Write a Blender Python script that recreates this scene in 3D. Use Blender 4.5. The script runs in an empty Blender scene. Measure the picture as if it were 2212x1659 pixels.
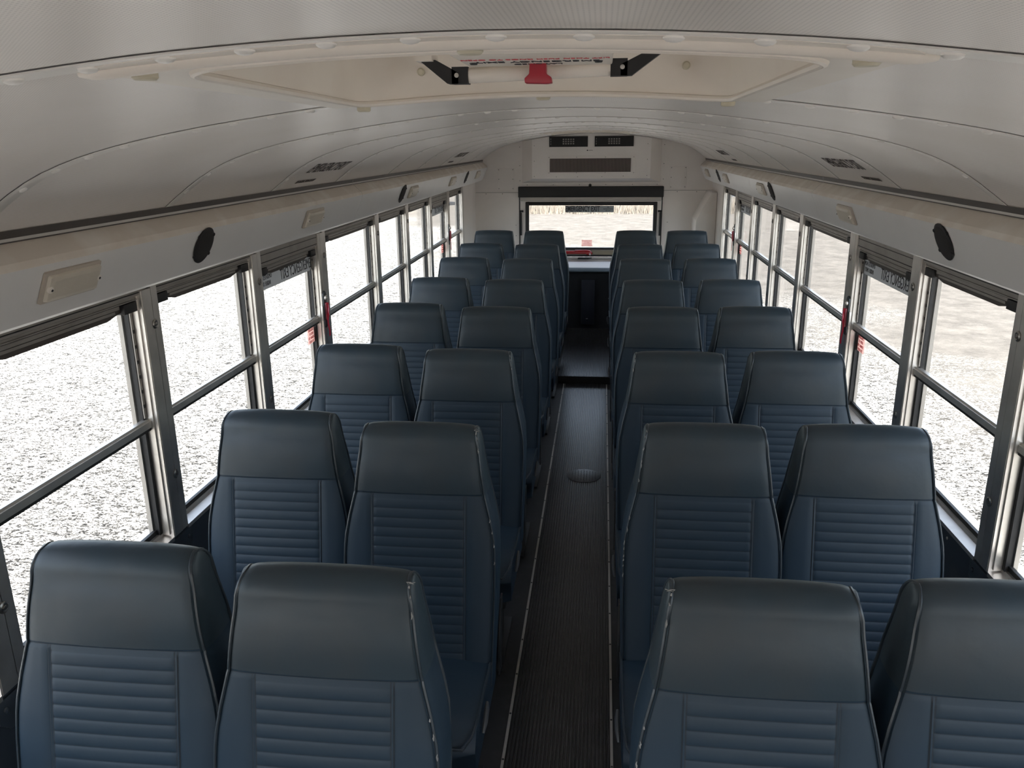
import bpy, bmesh, math, random
import numpy as np
from mathutils import Matrix, Vector
random.seed(4)
PI = math.pi
sc = bpy.context.scene
COL = sc.collection

# ------------------------------------------------------------------ camera
cam_d = bpy.data.cameras.new('camera')
cam_d.sensor_width = 36.0
cam_d.lens = 1752.23 / 2212 * 36.0
cam_d.clip_start = 0.02
cam_d.clip_end = 400
cam = bpy.data.objects.new('camera', cam_d)
R_ = Vector((0.9942097, 0.10702194, -0.00966364)); U_ = Vector((-0.0213089, 0.28449809, 0.95843976)); F_ = Vector((-0.10532337, 0.95268418, -0.28513128))
m = Matrix((R_, U_, -F_)).transposed().to_4x4()
m.translation = Vector((0.09504, 0.0, 1.74076))
cam.matrix_world = m
COL.objects.link(cam)
sc.camera = cam

# ------------------------------------------------------------------ world, sun, exposure
SUN_EL, SUN_AZ = math.radians(58), math.radians(-86)      # sun stands high beyond the front of the bus
world = bpy.data.worlds.new('world'); sc.world = world
world.use_nodes = True
wn = world.node_tree.nodes; wl = world.node_tree.links
bg = wn['Background']
sky = wn.new('ShaderNodeTexSky')
sky.sky_type = 'NISHITA'; sky.sun_disc = False
sky.sun_elevation = SUN_EL; sky.sun_rotation = PI
sky.air_density = 1.0; sky.dust_density = 2.0
hs = wn.new('ShaderNodeHueSaturation'); hs.inputs['Saturation'].default_value = 0.55      # a hazy, pale sky
wl.new(sky.outputs[0], hs.inputs['Color']); wl.new(hs.outputs[0], bg.inputs[0]); bg.inputs[1].default_value = 0.19
sd = bpy.data.lights.new('sun', 'SUN'); sd.energy = 6.0; sd.angle = 0.009; sd.color = (1.0, 0.93, 0.85)
sun = bpy.data.objects.new('sun', sd); COL.objects.link(sun)
sdir = Vector((math.cos(SUN_EL) * math.cos(SUN_AZ), math.cos(SUN_EL) * math.sin(SUN_AZ), math.sin(SUN_EL)))
sun.rotation_euler = sdir.to_track_quat('Z', 'Y').to_euler()
sun.location = (0, -8, 12)
vs = sc.view_settings
vs.view_transform = 'Standard'; vs.look = 'None'; vs.gamma = 1.0; vs.use_curve_mapping = False
vs.exposure = 2.32
sc.cycles.max_bounces = 18; sc.cycles.diffuse_bounces = 9; sc.cycles.glossy_bounces = 6; sc.cycles.transparent_max_bounces = 24

# ------------------------------------------------------------------ measured layout (metres; y runs to the rear of the bus)
W = 1.12                                        # inner face of the window posts
POSTS = [-0.065, 0.646, 1.357, 2.068, 2.779, 3.489, 4.389, 5.099, 5.831, 6.535, 7.209]
ROWS = [1.236, 2.019, 2.790, 3.594, 4.335, 5.150, 5.915, 6.660]
YR = 7.97
SILL, HEAD = 0.66, 1.388

# ------------------------------------------------------------------ materials
MATS = {}
def mat(name, col, rough=0.5, metal=0.0, spec=0.5, bump=None, var=None, coat=0.0):
    """bump=(scale, strength, distance); var=(scale, second colour, low, high)"""
    if name in MATS: return MATS[name]
    M = bpy.data.materials.new(name); M.use_nodes = True
    nt = M.node_tree; b = nt.nodes['Principled BSDF']
    b.inputs['Base Color'].default_value = (*col, 1)
    b.inputs['Roughness'].default_value = rough
    b.inputs['Metallic'].default_value = metal
    b.inputs['Specular IOR Level'].default_value = spec
    b.inputs['Coat Weight'].default_value = coat
    tc = nt.nodes.new('ShaderNodeTexCoord')
    if bump:
        n = nt.nodes.new('ShaderNodeTexNoise'); n.inputs['Scale'].default_value = bump[0]; n.inputs['Detail'].default_value = 4
        nt.links.new(tc.outputs['Object'], n.inputs['Vector'])
        bp = nt.nodes.new('ShaderNodeBump'); bp.inputs['Strength'].default_value = bump[1]; bp.inputs['Distance'].default_value = bump[2]
        nt.links.new(n.outputs[0], bp.inputs['Height']); nt.links.new(bp.outputs[0], b.inputs['Normal'])
    if var:
        n = nt.nodes.new('ShaderNodeTexNoise'); n.inputs['Scale'].default_value = var[0]; n.inputs['Detail'].default_value = 6
        nt.links.new(tc.outputs['Object'], n.inputs['Vector'])
        mr = nt.nodes.new('ShaderNodeMapRange'); mr.inputs[1].default_value = var[2]; mr.inputs[2].default_value = var[3]
        nt.links.new(n.outputs[0], mr.inputs[0])
        mx = nt.nodes.new('ShaderNodeMix'); mx.data_type = 'RGBA'
        mx.inputs[6].default_value = (*col, 1); mx.inputs[7].default_value = (*var[1], 1)
        nt.links.new(mr.outputs[0], mx.inputs[0]); nt.links.new(mx.outputs[2], b.inputs['Base Color'])
    MATS[name] = M
    return M

VINYL = mat('blue_vinyl', (0.018, 0.035, 0.055), 0.50, spec=0.35, bump=(16, 0.30, 0.004), var=(7, (0.023, 0.039, 0.056), 0.4, 0.75))
CAPV = mat('dusty_blue_vinyl', (0.026, 0.042, 0.055), 0.44, spec=0.4, bump=(11, 0.40, 0.006), var=(5, (0.038, 0.045, 0.050), 0.42, 0.72))
SEAM = mat('seam_thread', (0.014, 0.022, 0.032), 0.7)
PIPE = mat('dark_piping', (0.03, 0.04, 0.05), 0.35)
FOAM = mat('worn_foam', (0.26, 0.25, 0.24), 0.9)
BLACKM = mat('black_steel', (0.015, 0.016, 0.018), 0.5)
STEEL = mat('brushed_steel', (0.68, 0.65, 0.61), 0.40, 0.9, bump=(30, 0.1, 0.001), var=(12, (0.52, 0.49, 0.46), 0.4, 0.8))
ALU = mat('dull_aluminium', (0.50, 0.48, 0.45), 0.45, 0.6)
HEADST = mat('tarnished_header_steel', (0.34, 0.32, 0.295), 0.45, 0.7, var=(14, (0.27, 0.25, 0.23), 0.4, 0.8))
RUBBER = mat('black_rubber', (0.012, 0.012, 0.013), 0.55)
SEAL = mat('brown_seal', (0.06, 0.05, 0.045), 0.5)
CREAM = mat('cream_plastic', (0.82, 0.76, 0.68), 0.42, var=(9, (0.77, 0.70, 0.62), 0.45, 0.8))
LENS = mat('lamp_lens', (0.66, 0.60, 0.50), 0.35, bump=(300, 0.5, 0.001), var=(18, (0.60, 0.54, 0.45), 0.4, 0.8))
WHITEP = mat('white_wall_paint', (0.84, 0.79, 0.745), 0.4, var=(3, (0.77, 0.72, 0.675), 0.45, 0.8))
PANELW = mat('overhead_panel_face', (0.80, 0.785, 0.76), 0.38, var=(4, (0.76, 0.74, 0.715), 0.4, 0.8))
PANELD = mat('beige_panel_shoulder', (0.68, 0.61, 0.53), 0.55, var=(10, (0.76, 0.71, 0.64), 0.45, 0.65))  # beige, mottled upper strip of the overhead panels
NAVY = mat('navy_wall_panel', (0.035, 0.045, 0.06), 0.45, var=(14, (0.06, 0.065, 0.075), 0.5, 0.8))
FLOORM = mat('black_floor_rubber', (0.020, 0.021, 0.023), 0.5, var=(25, (0.04, 0.04, 0.042), 0.5, 0.8))
RIBM = mat('ribbed_floor_rubber', (0.024, 0.024, 0.025), 0.30, var=(22, (0.05, 0.05, 0.05), 0.52, 0.8))
SPEAK = mat('speaker_black', (0.010, 0.009, 0.009), 0.6)
RED = mat('red_knob', (0.42, 0.03, 0.05), 0.35)
REDM = mat('red_painted_metal', (0.30, 0.012, 0.015), 0.22, coat=0.6)
RIBBON = mat('red_ribbon', (0.80, 0.02, 0.06), 0.4)
INK = mat('black_ink', (0.03, 0.03, 0.035), 0.6)
REDINK = mat('red_ink', (0.60, 0.10, 0.11), 0.6)
SHELF = mat('pale_grey_vinyl', (0.88, 0.86, 0.83), 0.6, spec=0.3)
SHELFB = mat('blue_grey_vinyl_edge', (0.22, 0.27, 0.32), 0.4)
CARPET = mat('black_carpet', (0.008, 0.008, 0.009), 0.9, bump=(200, 0.5, 0.002))
BODY = mat('white_body_paint', (0.75, 0.74, 0.72), 0.4)
OLIVE = mat('tarnished_frame', (0.30, 0.26, 0.19), 0.4, 0.6)

def ceiling_mat():
    M = bpy.data.materials.new('perforated_headliner'); M.use_nodes = True
    nt = M.node_tree; b = nt.nodes['Principled BSDF']; N = nt.nodes.new; L = nt.links.new
    tc = N('ShaderNodeTexCoord')
    n = N('ShaderNodeTexNoise'); n.inputs['Scale'].default_value = 2.5; n.inputs['Detail'].default_value = 5
    L(tc.outputs['Object'], n.inputs['Vector'])
    mx = N('ShaderNodeMix'); mx.data_type = 'RGBA'
    mx.inputs[6].default_value = (0.86, 0.81, 0.765, 1); mx.inputs[7].default_value = (0.80, 0.745, 0.69, 1)
    mr = N('ShaderNodeMapRange'); mr.inputs[1].default_value = 0.42; mr.inputs[2].default_value = 0.72
    L(n.outputs[0], mr.inputs[0]); L(mr.outputs[0], mx.inputs[0])
    # small punched holes on a square grid, 3.6 mm apart
    vm = N('ShaderNodeVectorMath'); vm.operation = 'SCALE'; vm.inputs['Scale'].default_value = 1 / 0.0036
    L(tc.outputs['Object'], vm.inputs[0])
    sx = N('ShaderNodeSeparateXYZ'); L(vm.outputs[0], sx.inputs[0])
    def cell(o):
        f = N('ShaderNodeMath'); f.operation = 'FRACT'; L(o, f.inputs[0])
        s = N('ShaderNodeMath'); s.operation = 'SUBTRACT'; L(f.outputs[0], s.inputs[0]); s.inputs[1].default_value = 0.5
        q = N('ShaderNodeMath'); q.operation = 'MULTIPLY'; L(s.outputs[0], q.inputs[0]); L(s.outputs[0], q.inputs[1])
        return q.outputs[0]
    ad = N('ShaderNodeMath'); ad.operation = 'ADD'; L(cell(sx.outputs[0]), ad.inputs[0]); L(cell(sx.outputs[1]), ad.inputs[1])
    lt = N('ShaderNodeMath'); lt.operation = 'GREATER_THAN'; L(ad.outputs[0], lt.inputs[0]); lt.inputs[1].default_value = 0.05
    m2 = N('ShaderNodeMix'); m2.data_type = 'RGBA'; m2.blend_type = 'MULTIPLY'; m2.inputs[0].default_value = 1
    cr = N('ShaderNodeMapRange'); cr.inputs[3].default_value = 0.72; cr.inputs[4].default_value = 1.0; L(lt.outputs[0], cr.inputs[0])
    L(mx.outputs[2], m2.inputs[6]); L(cr.outputs[0], m2.inputs[7])
    L(m2.outputs[2], b.inputs['Base Color'])
    b.inputs['Roughness'].default_value = 0.30
    MATS['ceiling'] = M
    return M
CEIL = ceiling_mat()
SEAMW = mat('headliner_seam', (0.88, 0.85, 0.80), 0.28)

def sticker_mat(name, col):
    M = mat(name, col, 0.5); nt = M.node_tree; b = nt.nodes['Principled BSDF']; o = nt.nodes['Material Output']
    t = nt.nodes.new('ShaderNodeBsdfTranslucent'); t.inputs[0].default_value = (*[c * 0.9 for c in col], 1); x = nt.nodes.new('ShaderNodeMixShader'); x.inputs[0].default_value = 0.8
    nt.links.new(b.outputs[0], x.inputs[1]); nt.links.new(t.outputs[0], x.inputs[2]); nt.links.new(x.outputs[0], o.inputs[0]); return M
STICK = sticker_mat('grey_window_sticker', (0.36, 0.355, 0.345)); PINK = sticker_mat('pink_window_sticker', (0.95, 0.72, 0.66)); BLUEST = sticker_mat('blue_grey_window_sticker', (0.30, 0.30, 0.29))
def glass_mat():
    M = bpy.data.materials.new('window_glass'); M.use_nodes = True
    nt = M.node_tree; nt.nodes.clear(); N = nt.nodes.new; L = nt.links.new
    o = N('ShaderNodeOutputMaterial'); mx = N('ShaderNodeMixShader'); t = N('ShaderNodeBsdfTransparent'); g = N('ShaderNodeBsdfGlossy')
    t.inputs[0].default_value = (0.93, 0.95, 0.95, 1); g.inputs['Roughness'].default_value = 0.02
    lw = N('ShaderNodeLayerWeight'); lw.inputs[0].default_value = 0.5
    pw = N('ShaderNodeMath'); pw.operation = 'POWER'; L(lw.outputs['Facing'], pw.inputs[0]); pw.inputs[1].default_value = 5
    fr = N('ShaderNodeMath'); fr.operation = 'MULTIPLY_ADD'; L(pw.outputs[0], fr.inputs[0]); fr.inputs[1].default_value = 0.5; fr.inputs[2].default_value = 0.025
    L(fr.outputs[0], mx.inputs[0]); L(t.outputs[0], mx.inputs[1]); L(g.outputs[0], mx.inputs[2]); L(mx.outputs[0], o.inputs[0])
    return M
GLASS = glass_mat()

def ground_mat():
    M = bpy.data.materials.new('gravel_yard'); M.use_nodes = True
    nt = M.node_tree; b = nt.nodes['Principled BSDF']; N = nt.nodes.new; L = nt.links.new
    tc = N('ShaderNodeTexCoord')
    nz = N('ShaderNodeTexNoise'); nz.inputs['Scale'].default_value = 14; L(tc.outputs['Object'], nz.inputs['Vector'])
    ad = N('ShaderNodeMix'); ad.data_type = 'VECTOR'; ad.inputs[0].default_value = 0.03
    L(tc.outputs['Object'], ad.inputs[4]); L(nz.outputs['Color'], ad.inputs[5])
    v = N('ShaderNodeTexVoronoi'); v.inputs['Scale'].default_value = 56; L(ad.outputs[1], v.inputs['Vector'])
    # pale crushed stone; shade in hollows of several sizes painted into the colour
    sp = N('ShaderNodeSeparateColor'); L(v.outputs['Color'], sp.inputs[0])
    base = N('ShaderNodeMapRange'); base.inputs[3].default_value = 0.34; base.inputs[4].default_value = 0.66; L(sp.outputs[0], base.inputs[0])
    last = base.outputs[0]
    for sc_n, lo, hi, dk in ((110.0, 0.46, 0.53, 0.10), (46.0, 0.45, 0.50, 0.14), (14.0, 0.40, 0.46, 0.45)):
        mp_ = N('ShaderNodeMapping'); mp_.inputs['Scale'].default_value = (0.55, 1.0, 1.0); mp_.inputs['Location'].default_value = (sc_n, 0, 0)
        L(tc.outputs['Object'], mp_.inputs[0])
        nn = N('ShaderNodeTexNoise'); nn.inputs['Scale'].default_value = sc_n; nn.inputs['Detail'].default_value = 2.5; nn.inputs['Distortion'].default_value = 0.9; L(mp_.outputs[0], nn.inputs['Vector'])
        k_ = N('ShaderNodeMapRange'); k_.inputs[1].default_value = lo; k_.inputs[2].default_value = hi; k_.inputs[3].default_value = dk; L(nn.outputs[0], k_.inputs[0])
        mu = N('ShaderNodeMath'); mu.operation = 'MULTIPLY'; L(last, mu.inputs[0]); L(k_.outputs[0], mu.inputs[1]); last = mu.outputs[0]
    rp = N('ShaderNodeMix'); rp.data_type = 'RGBA'; rp.inputs[6].default_value = (0, 0, 0, 1); rp.inputs[7].default_value = (1.0, 0.955, 0.90, 1); L(last, rp.inputs[0])
    # packed sandy dirt where the gravel thins out: behind the bus and along its right side
    sx = N('ShaderNodeSeparateXYZ'); L(tc.outputs['Object'], sx.inputs[0])
    n2 = N('ShaderNodeTexNoise'); n2.inputs['Scale'].default_value = 0.28; n2.inputs['Detail'].default_value = 6; L(tc.outputs['Object'], n2.inputs['Vector'])
    mpp = N('ShaderNodeMapping'); mpp.inputs['Scale'].default_value = (1, 1, 1); L(tc.outputs['Object'], mpp.inputs[0])
    n3 = N('ShaderNodeTexNoise'); n3.inputs['Scale'].default_value = 2.2; n3.inputs['Detail'].default_value = 14; n3.inputs['Roughness'].default_value = 0.8; L(mpp.outputs[0], n3.inputs['Vector'])
    sa = N('ShaderNodeMath'); sa.operation = 'MULTIPLY_ADD'; L(sx.outputs[0], sa.inputs[0]); sa.inputs[1].default_value = 0.06
    L(n2.outputs[0], sa.inputs[2])
    sb = N('ShaderNodeMath'); sb.operation = 'MULTIPLY_ADD'; L(sx.outputs[1], sb.inputs[0]); sb.inputs[1].default_value = 0.035; L(sa.outputs[0], sb.inputs[2])
    mr = N('ShaderNodeMapRange'); mr.inputs[1].default_value = 0.93; mr.inputs[2].default_value = 1.25; L(sb.outputs[0], mr.inputs[0])
    rp2 = N('ShaderNodeValToRGB'); e = rp2.color_ramp.elements
    e[0].position = 0.35; e[0].color = (0.062, 0.056, 0.050, 1); e[1].position = 0.64; e[1].color = (0.125, 0.114, 0.102, 1)
    L(n3.outputs[0], rp2.inputs[0])
    mx = N('ShaderNodeMix'); mx.data_type = 'RGBA'; L(mr.outputs[0], mx.inputs[0]); L(rp.outputs[2], mx.inputs[6]); L(rp2.outputs[0], mx.inputs[7])
    L(mx.outputs[2], b.inputs['Base Color'])
    bp = N('ShaderNodeBump'); bp.inputs['Strength'].default_value = 0.6; bp.inputs['Distance'].default_value = 0.010; bp.invert = True
    L(v.outputs['Distance'], bp.inputs['Height']); L(bp.outputs[0], b.inputs['Normal'])
    b.inputs['Roughness'].default_value = 0.85; b.inputs['Specular IOR Level'].default_value = 0.1
    return M
GROUND = ground_mat()

# ------------------------------------------------------------------ mesh helpers
class MB:
    def __init__(s): s.v = []; s.f = []; s.m = []
    def add(s, vs_, fs, mi=0):
        b = len(s.v); s.v += [tuple(p) for p in vs_]; s.f += [tuple(b + i for i in f) for f in fs]; s.m += [mi] * len(fs); return s
    def box(s, x0, x1, y0, y1, z0, z1, mi=0):
        if x0 > x1: x0, x1 = x1, x0
        v = [(x, y, z) for x in (x0, x1) for y in (y0, y1) for z in (z0, z1)]
        return s.add(v, [(0, 1, 3, 2), (4, 6, 7, 5), (0, 4, 5, 1), (2, 3, 7, 6), (0, 2, 6, 4), (1, 5, 7, 3)], mi)
    def tube(s, pts, r, n=8, mi=0, caps=True, closed=False):
        pts = [Vector(p) for p in pts]; k = len(pts); vs_ = []; up0 = None
        for i, p in enumerate(pts):
            a = pts[(i - 1) % k] if (closed or i > 0) else p; b = pts[(i + 1) % k] if (closed or i < k - 1) else p
            t = (b - a).normalized()
            if up0 is None:
                up0 = Vector((0, 0, 1)) if abs(t.z) < 0.9 else Vector((1, 0, 0))
            sd_ = t.cross(up0).normalized(); up = sd_.cross(t).normalized(); up0 = up
            rr = r[i] if isinstance(r, (list, tuple)) else r
            vs_ += [p + sd_ * math.cos(2 * PI * j / n) * rr + up * math.sin(2 * PI * j / n) * rr for j in range(n)]
        fs = []
        for i in range(k if closed else k - 1):
            i2 = (i + 1) % k
            fs += [(i * n + j, i2 * n + j, i2 * n + (j + 1) % n, i * n + (j + 1) % n) for j in range(n)]
        if caps and not closed: fs += [tuple(range(n)), tuple((k - 1) * n + j for j in reversed(range(n)))]
        return s.add(vs_, fs, mi)
    def prism(s, poly, ext, axis='y', mi=0):
        """poly in the plane across the axis: y -> (x,z), x -> (y,z), z -> (x,y)"""
        a, b = ext; n = len(poly)
        def P(p, e): return {'y': (p[0], e, p[1]), 'x': (e, p[0], p[1]), 'z': (p[0], p[1], e)}[axis]
        v = [P(p, a) for p in poly] + [P(p, b) for p in poly]
        f = [(i, (i + 1) % n, n + (i + 1) % n, n + i) for i in range(n)] + [tuple(range(n - 1, -1, -1)), tuple(range(n, 2 * n))]
        return s.add(v, f, mi)
    def grid(s, rows, mi=0, flip=False):
        """rows: list of equally long lists of points"""
        n = len(rows[0]); v = [p for r in rows for p in r]; f = []
        for i in range(len(rows) - 1):
            for j in range(n - 1):
                q = (i * n + j, i * n + j + 1, (i + 1) * n + j + 1, (i + 1) * n + j)
                f.append(q[::-1] if flip else q)
        return s.add(v, f, mi)
    def lathe(s, prof, n=20, M=None, mi=0):
        """prof: (radius, height) pairs about local z"""
        v = []; f = []
        for r, h in prof: v += [(r * math.cos(2 * PI * j / n), r * math.sin(2 * PI * j / n), h) for j in range(n)]
        for i in range(len(prof) - 1):
            f += [(i * n + j, i * n + (j + 1) % n, (i + 1) * n + (j + 1) % n, (i + 1) * n + j) for j in range(n)]
        f += [tuple(range(n - 1, -1, -1)), tuple((len(prof) - 1) * n + j for j in range(n))]
        if M: v = [M @ Vector(p) for p in v]
        return s.add(v, f, mi)
    def build(s, name, mats, parent=None, smooth=True, angle=0.6, bevel=0.0, seg=2):
        me = bpy.data.meshes.new(name)
        me.from_pydata([tuple(p) for p in s.v], [], s.f)
        if not isinstance(mats, (list, tuple)): mats = [mats]
        for q in mats: me.materials.append(q)
        for p, mi in zip(me.polygons, s.m): p.material_index = mi
        bm = bmesh.new(); bm.from_mesh(me)
        bmesh.ops.remove_doubles(bm, verts=bm.verts, dist=1e-6)
        bmesh.ops.recalc_face_normals(bm, faces=bm.faces)
        if bevel: bmesh.ops.bevel(bm, geom=list(bm.edges), offset=bevel, segments=seg, profile=0.5, affect='EDGES', clamp_overlap=True)
        bm.to_mesh(me); bm.free()
        if smooth:
            me.polygons.foreach_set('use_smooth', [True] * len(me.polygons)); me.set_sharp_from_angle(angle=angle)
        o = bpy.data.objects.new(name, me); COL.objects.link(o)
        if parent: o.parent = parent
        return o

def tag(o, label=None, cat=None, group=None, kind=None):
    if label: o['label'] = label
    if cat: o['category'] = cat
    if group: o['group'] = group
    if kind: o['kind'] = kind
    return o
def empty(name, loc=(0, 0, 0), rot=(0, 0, 0)):
    e = bpy.data.objects.new(name, None); COL.objects.link(e); e.location = loc; e.rotation_euler = rot; e.empty_display_size = 0.05
    return e
def struct(o): o['kind'] = 'structure'; return o
def copy_tree(o, parent=None, kids=None):
    c = o.copy(); COL.objects.link(c)
    if parent: c.parent = parent
    for ch in KIDS.get(o.name, []): 
        copy_tree(ch, c)
    KIDS[c.name] = [x for x in COL.objects if x.parent == c]
    return c
KIDS = {}
def learn(root):
    """remember each object's children, so that copies need no look-up through the whole scene"""
    allc = [x for x in COL.objects if x.parent]
    def rec(o):
        KIDS[o.name] = [x for x in allc if x.parent == o]
        for x in KIDS[o.name]: rec(x)
    rec(root)

def text_mesh(lines, size, ext=0.0004, spacing=1.0, align='CENTER', xs=1.0, bold=0.0):
    c = bpy.data.curves.new('t', 'FONT'); c.body = lines; c.size = size; c.extrude = ext; c.align_x = align; c.align_y = 'CENTER'
    c.space_character = spacing; c.resolution_u = 2; c.offset = size * bold
    o = bpy.data.objects.new('t', c); COL.objects.link(o)
    dg = bpy.context.evaluated_depsgraph_get(); dg.update()
    me = bpy.data.meshes.new_from_object(o.evaluated_get(dg)); bpy.data.objects.remove(o); bpy.data.curves.remove(c)
    v = [(p.co.x * xs, p.co.y, p.co.z) for p in me.vertices]; f = [tuple(p.vertices) for p in me.polygons]
    bpy.data.meshes.remove(me)
    return v, f
def frame_matrix(origin, right, up):
    r = Vector(right).normalized(); u = Vector(up).normalized(); n = r.cross(u)
    M = Matrix((r, u, n)).transposed().to_4x4(); M.translation = Vector(origin); return M
def put_text(mb, lines, size, M, mi=0, xs=1.0, align='CENTER', ext=0.0004, bold=0.0):
    v, f = text_mesh(lines, size, xs=xs, align=align, ext=ext, bold=bold)
    mb.add([M @ Vector(p) for p in v], f, mi)

# ------------------------------------------------------------------ ceiling profile
CP = [(0, 1.822), (0.13, 1.819), (0.26, 1.811), (0.38, 1.798), (0.48, 1.785), (0.59, 1.769), (0.68, 1.753), (0.75, 1.738), (0.82, 1.719), (0.88, 1.697), (0.93, 1.672), (0.975, 1.642), (1.01, 1.616), (1.046, 1.588)]
_cx = np.array([-p[0] for p in CP[:0:-1]] + [p[0] for p in CP]); _cz = np.array([p[1] for p in CP[:0:-1]] + [p[1] for p in CP])
_k = np.linspace(-1.046, 1.046, 400); _z = np.interp(_k, _cx, _cz)
for _ in range(3): _z[6:-6] = np.convolve(_z, np.ones(13) / 13, 'valid')
def zc(x): return float(np.interp(x, _k, _z))
def slope(x): return (zc(x + 0.01) - zc(x - 0.01)) / 0.02 if abs(x) < 1.03 else -0.78 * (1 if x > 0 else -1)

# ================================================================== SETTING
# ---- ground outside
g = MB(); g.box(-120, 120, -60, 160, -0.95, -0.9)
go = struct(g.build('ground', GROUND, smooth=False))

# ---- floor of the bus
f = MB(); f.box(-1.19, 1.19, -2.6, 8.05, -0.12, 0.0)
floor = struct(f.build('floor', FLOORM, smooth=False))
rib = MB(); n = 27; x0 = -0.153; dx = 0.306 / n; poly = []
for i in range(n):
    a = x0 + i * dx
    poly += [(a, 0.0025), (a + dx * 0.28, 0.0025), (a + dx * 0.38, 0.006), (a + dx * 0.9, 0.006)]
poly += [(x0 + n * dx, 0.0025)]
rib.grid([[(x, y, z) for x, z in poly] for y in (-2.55, 5.85)])
struct(rib.build('floor_mat', RIBM, floor, angle=0.3))
st = MB(); st.box(-0.205, 0.205, 5.86, 7.5, 0.0, 0.055); n = 33; pl = []; x0 = -0.2; dx = 0.4 / n
for i in range(n):
    a = x0 + i * dx; pl += [(a, 0.0562), (a + dx * 0.28, 0.0562), (a + dx * 0.38, 0.060), (a + dx * 0.9, 0.060)]
st.grid([[(x, y, z) for x, z in pl] for y in (5.86, 7.5)])
struct(st.build('floor_step', RIBM, floor, angle=0.3))
for i, s in enumerate((-1, 1)):
    t = MB(); t.box(s * 0.1545, s * 0.1625, -2.5, 5.83, 0.0, 0.0085)
    o = struct(t.build('trim_%d' % (i + 1), ALU, smooth=False))
    for k in range(24):
        b = MB(); b.lathe([(0.0035, 0), (0.003, 0.0015)], 8, Matrix.Translation((s * 0.1585, 0.95 + k * 0.2, 0.0085))); b.build('screw', BLACKM, o)

# ---- ceiling, open where the two roof hatches sit
HATCH = [(0.70, 1.325), (5.885, 6.49)]; HX = 0.285
xs_ = sorted(set([round(x, 4) for x in np.linspace(-1.046, 1.046, 61)] + [-HX, HX]))
ys_ = sorted(set([-2.6, 8.0] + [p for p in POSTS] + [h for hh in HATCH for h in hh]))
ce = MB(); idx = {}
V = [(x, y, zc(x)) for y in ys_ for x in xs_]; Fc = []
for j in range(len(ys_) - 1):
    for i in range(len(xs_) - 1):
        xm = (xs_[i] + xs_[i + 1]) / 2; ym = (ys_[j] + ys_[j + 1]) / 2
        if abs(xm) < HX and any(a < ym < b for a, b in HATCH): continue
        q = j * len(xs_) + i; Fc.append((q, q + 1, q + 1 + len(xs_), q + len(xs_)))
ce.add(V, Fc)
ce.grid([[(x, y, z) for x, z in ((s * 1.046, 1.588), (s * 1.09, 1.55), (s * 1.13, 1.50))] for y in (-2.6, 8.0) for s in (1,)])
ce.grid([[(-x, y, z) for x, z in ((1.046, 1.588), (1.09, 1.55), (1.13, 1.50))] for y in (-2.6, 8.0)])
out = [(x * 1.18, zc(x) + 0.13) for x in np.linspace(-1.046, 1.046, 25)]
ce.grid([[(x, y, z) for x, z in [(-1.24, 1.5)] + out + [(1.24, 1.5)]] for y in (-2.7, 8.08)])
ceiling = struct(ce.build('ceiling', CEIL, angle=0.5))
# the roof's own outer skin is closed at the ends by the front and rear walls

# ---- seams of the ceiling panels with their rivets
rv = MB(); rv.lathe([(0.0085, 0.0), (0.0082, 0.0018), (0.006, 0.0035), (0.0025, 0.0043)], 14)
rivet0 = None; tn = 3
for si, P in enumerate(POSTS[1:]):
    t = MB(); xx = [x for x in xs_]
    if P in (0.646, 1.357, 5.831, 6.535): pass
    top = [(x, P + 0.001, zc(x) + 0.001) for x in xx]
    rows = [[(x, P, zc(x)) for x in xx], [(x, P, zc(x) - 0.0022) for x in xx], [(x, P + 0.036, zc(x) - 0.0016) for x in xx], [(x, P + 0.038, zc(x)) for x in xx]]
    t.grid(rows, 0)
    gp = [[(x, P - 0.0028, zc(x) - 0.0005) for x in xx], [(x, P, zc(x) - 0.0007) for x in xx]]
    t.grid(gp, 1)
    o = struct(t.build('trim_%d' % tn, [SEAMW, SEAL])); tn += 1
    x = -0.99; k = 0
    arcs = np.arange(-15, 16) * 0.067 + 0.012
    for xa in arcs:
        if abs(xa) > 1.0: continue
        sl = slope(xa); nrm = Vector((sl, 0, -1)).normalized()
        rt = Vector((0, 1, 0)); 
        M = frame_matrix((xa, P + 0.019, zc(xa) - 0.0018), nrm.cross(rt), rt)
        if M.to_3x3().col[2].dot(nrm) < 0: M = frame_matrix((xa, P + 0.019, zc(xa) - 0.0018), rt.cross(nrm), rt)
        if rivet0 is None:
            rivet0 = rv.build('rivet', SEAMW); r_ = rivet0
        else:
            r_ = rivet0.copy(); COL.objects.link(r_)
        r_.parent = o; r_.matrix_local = M

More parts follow.
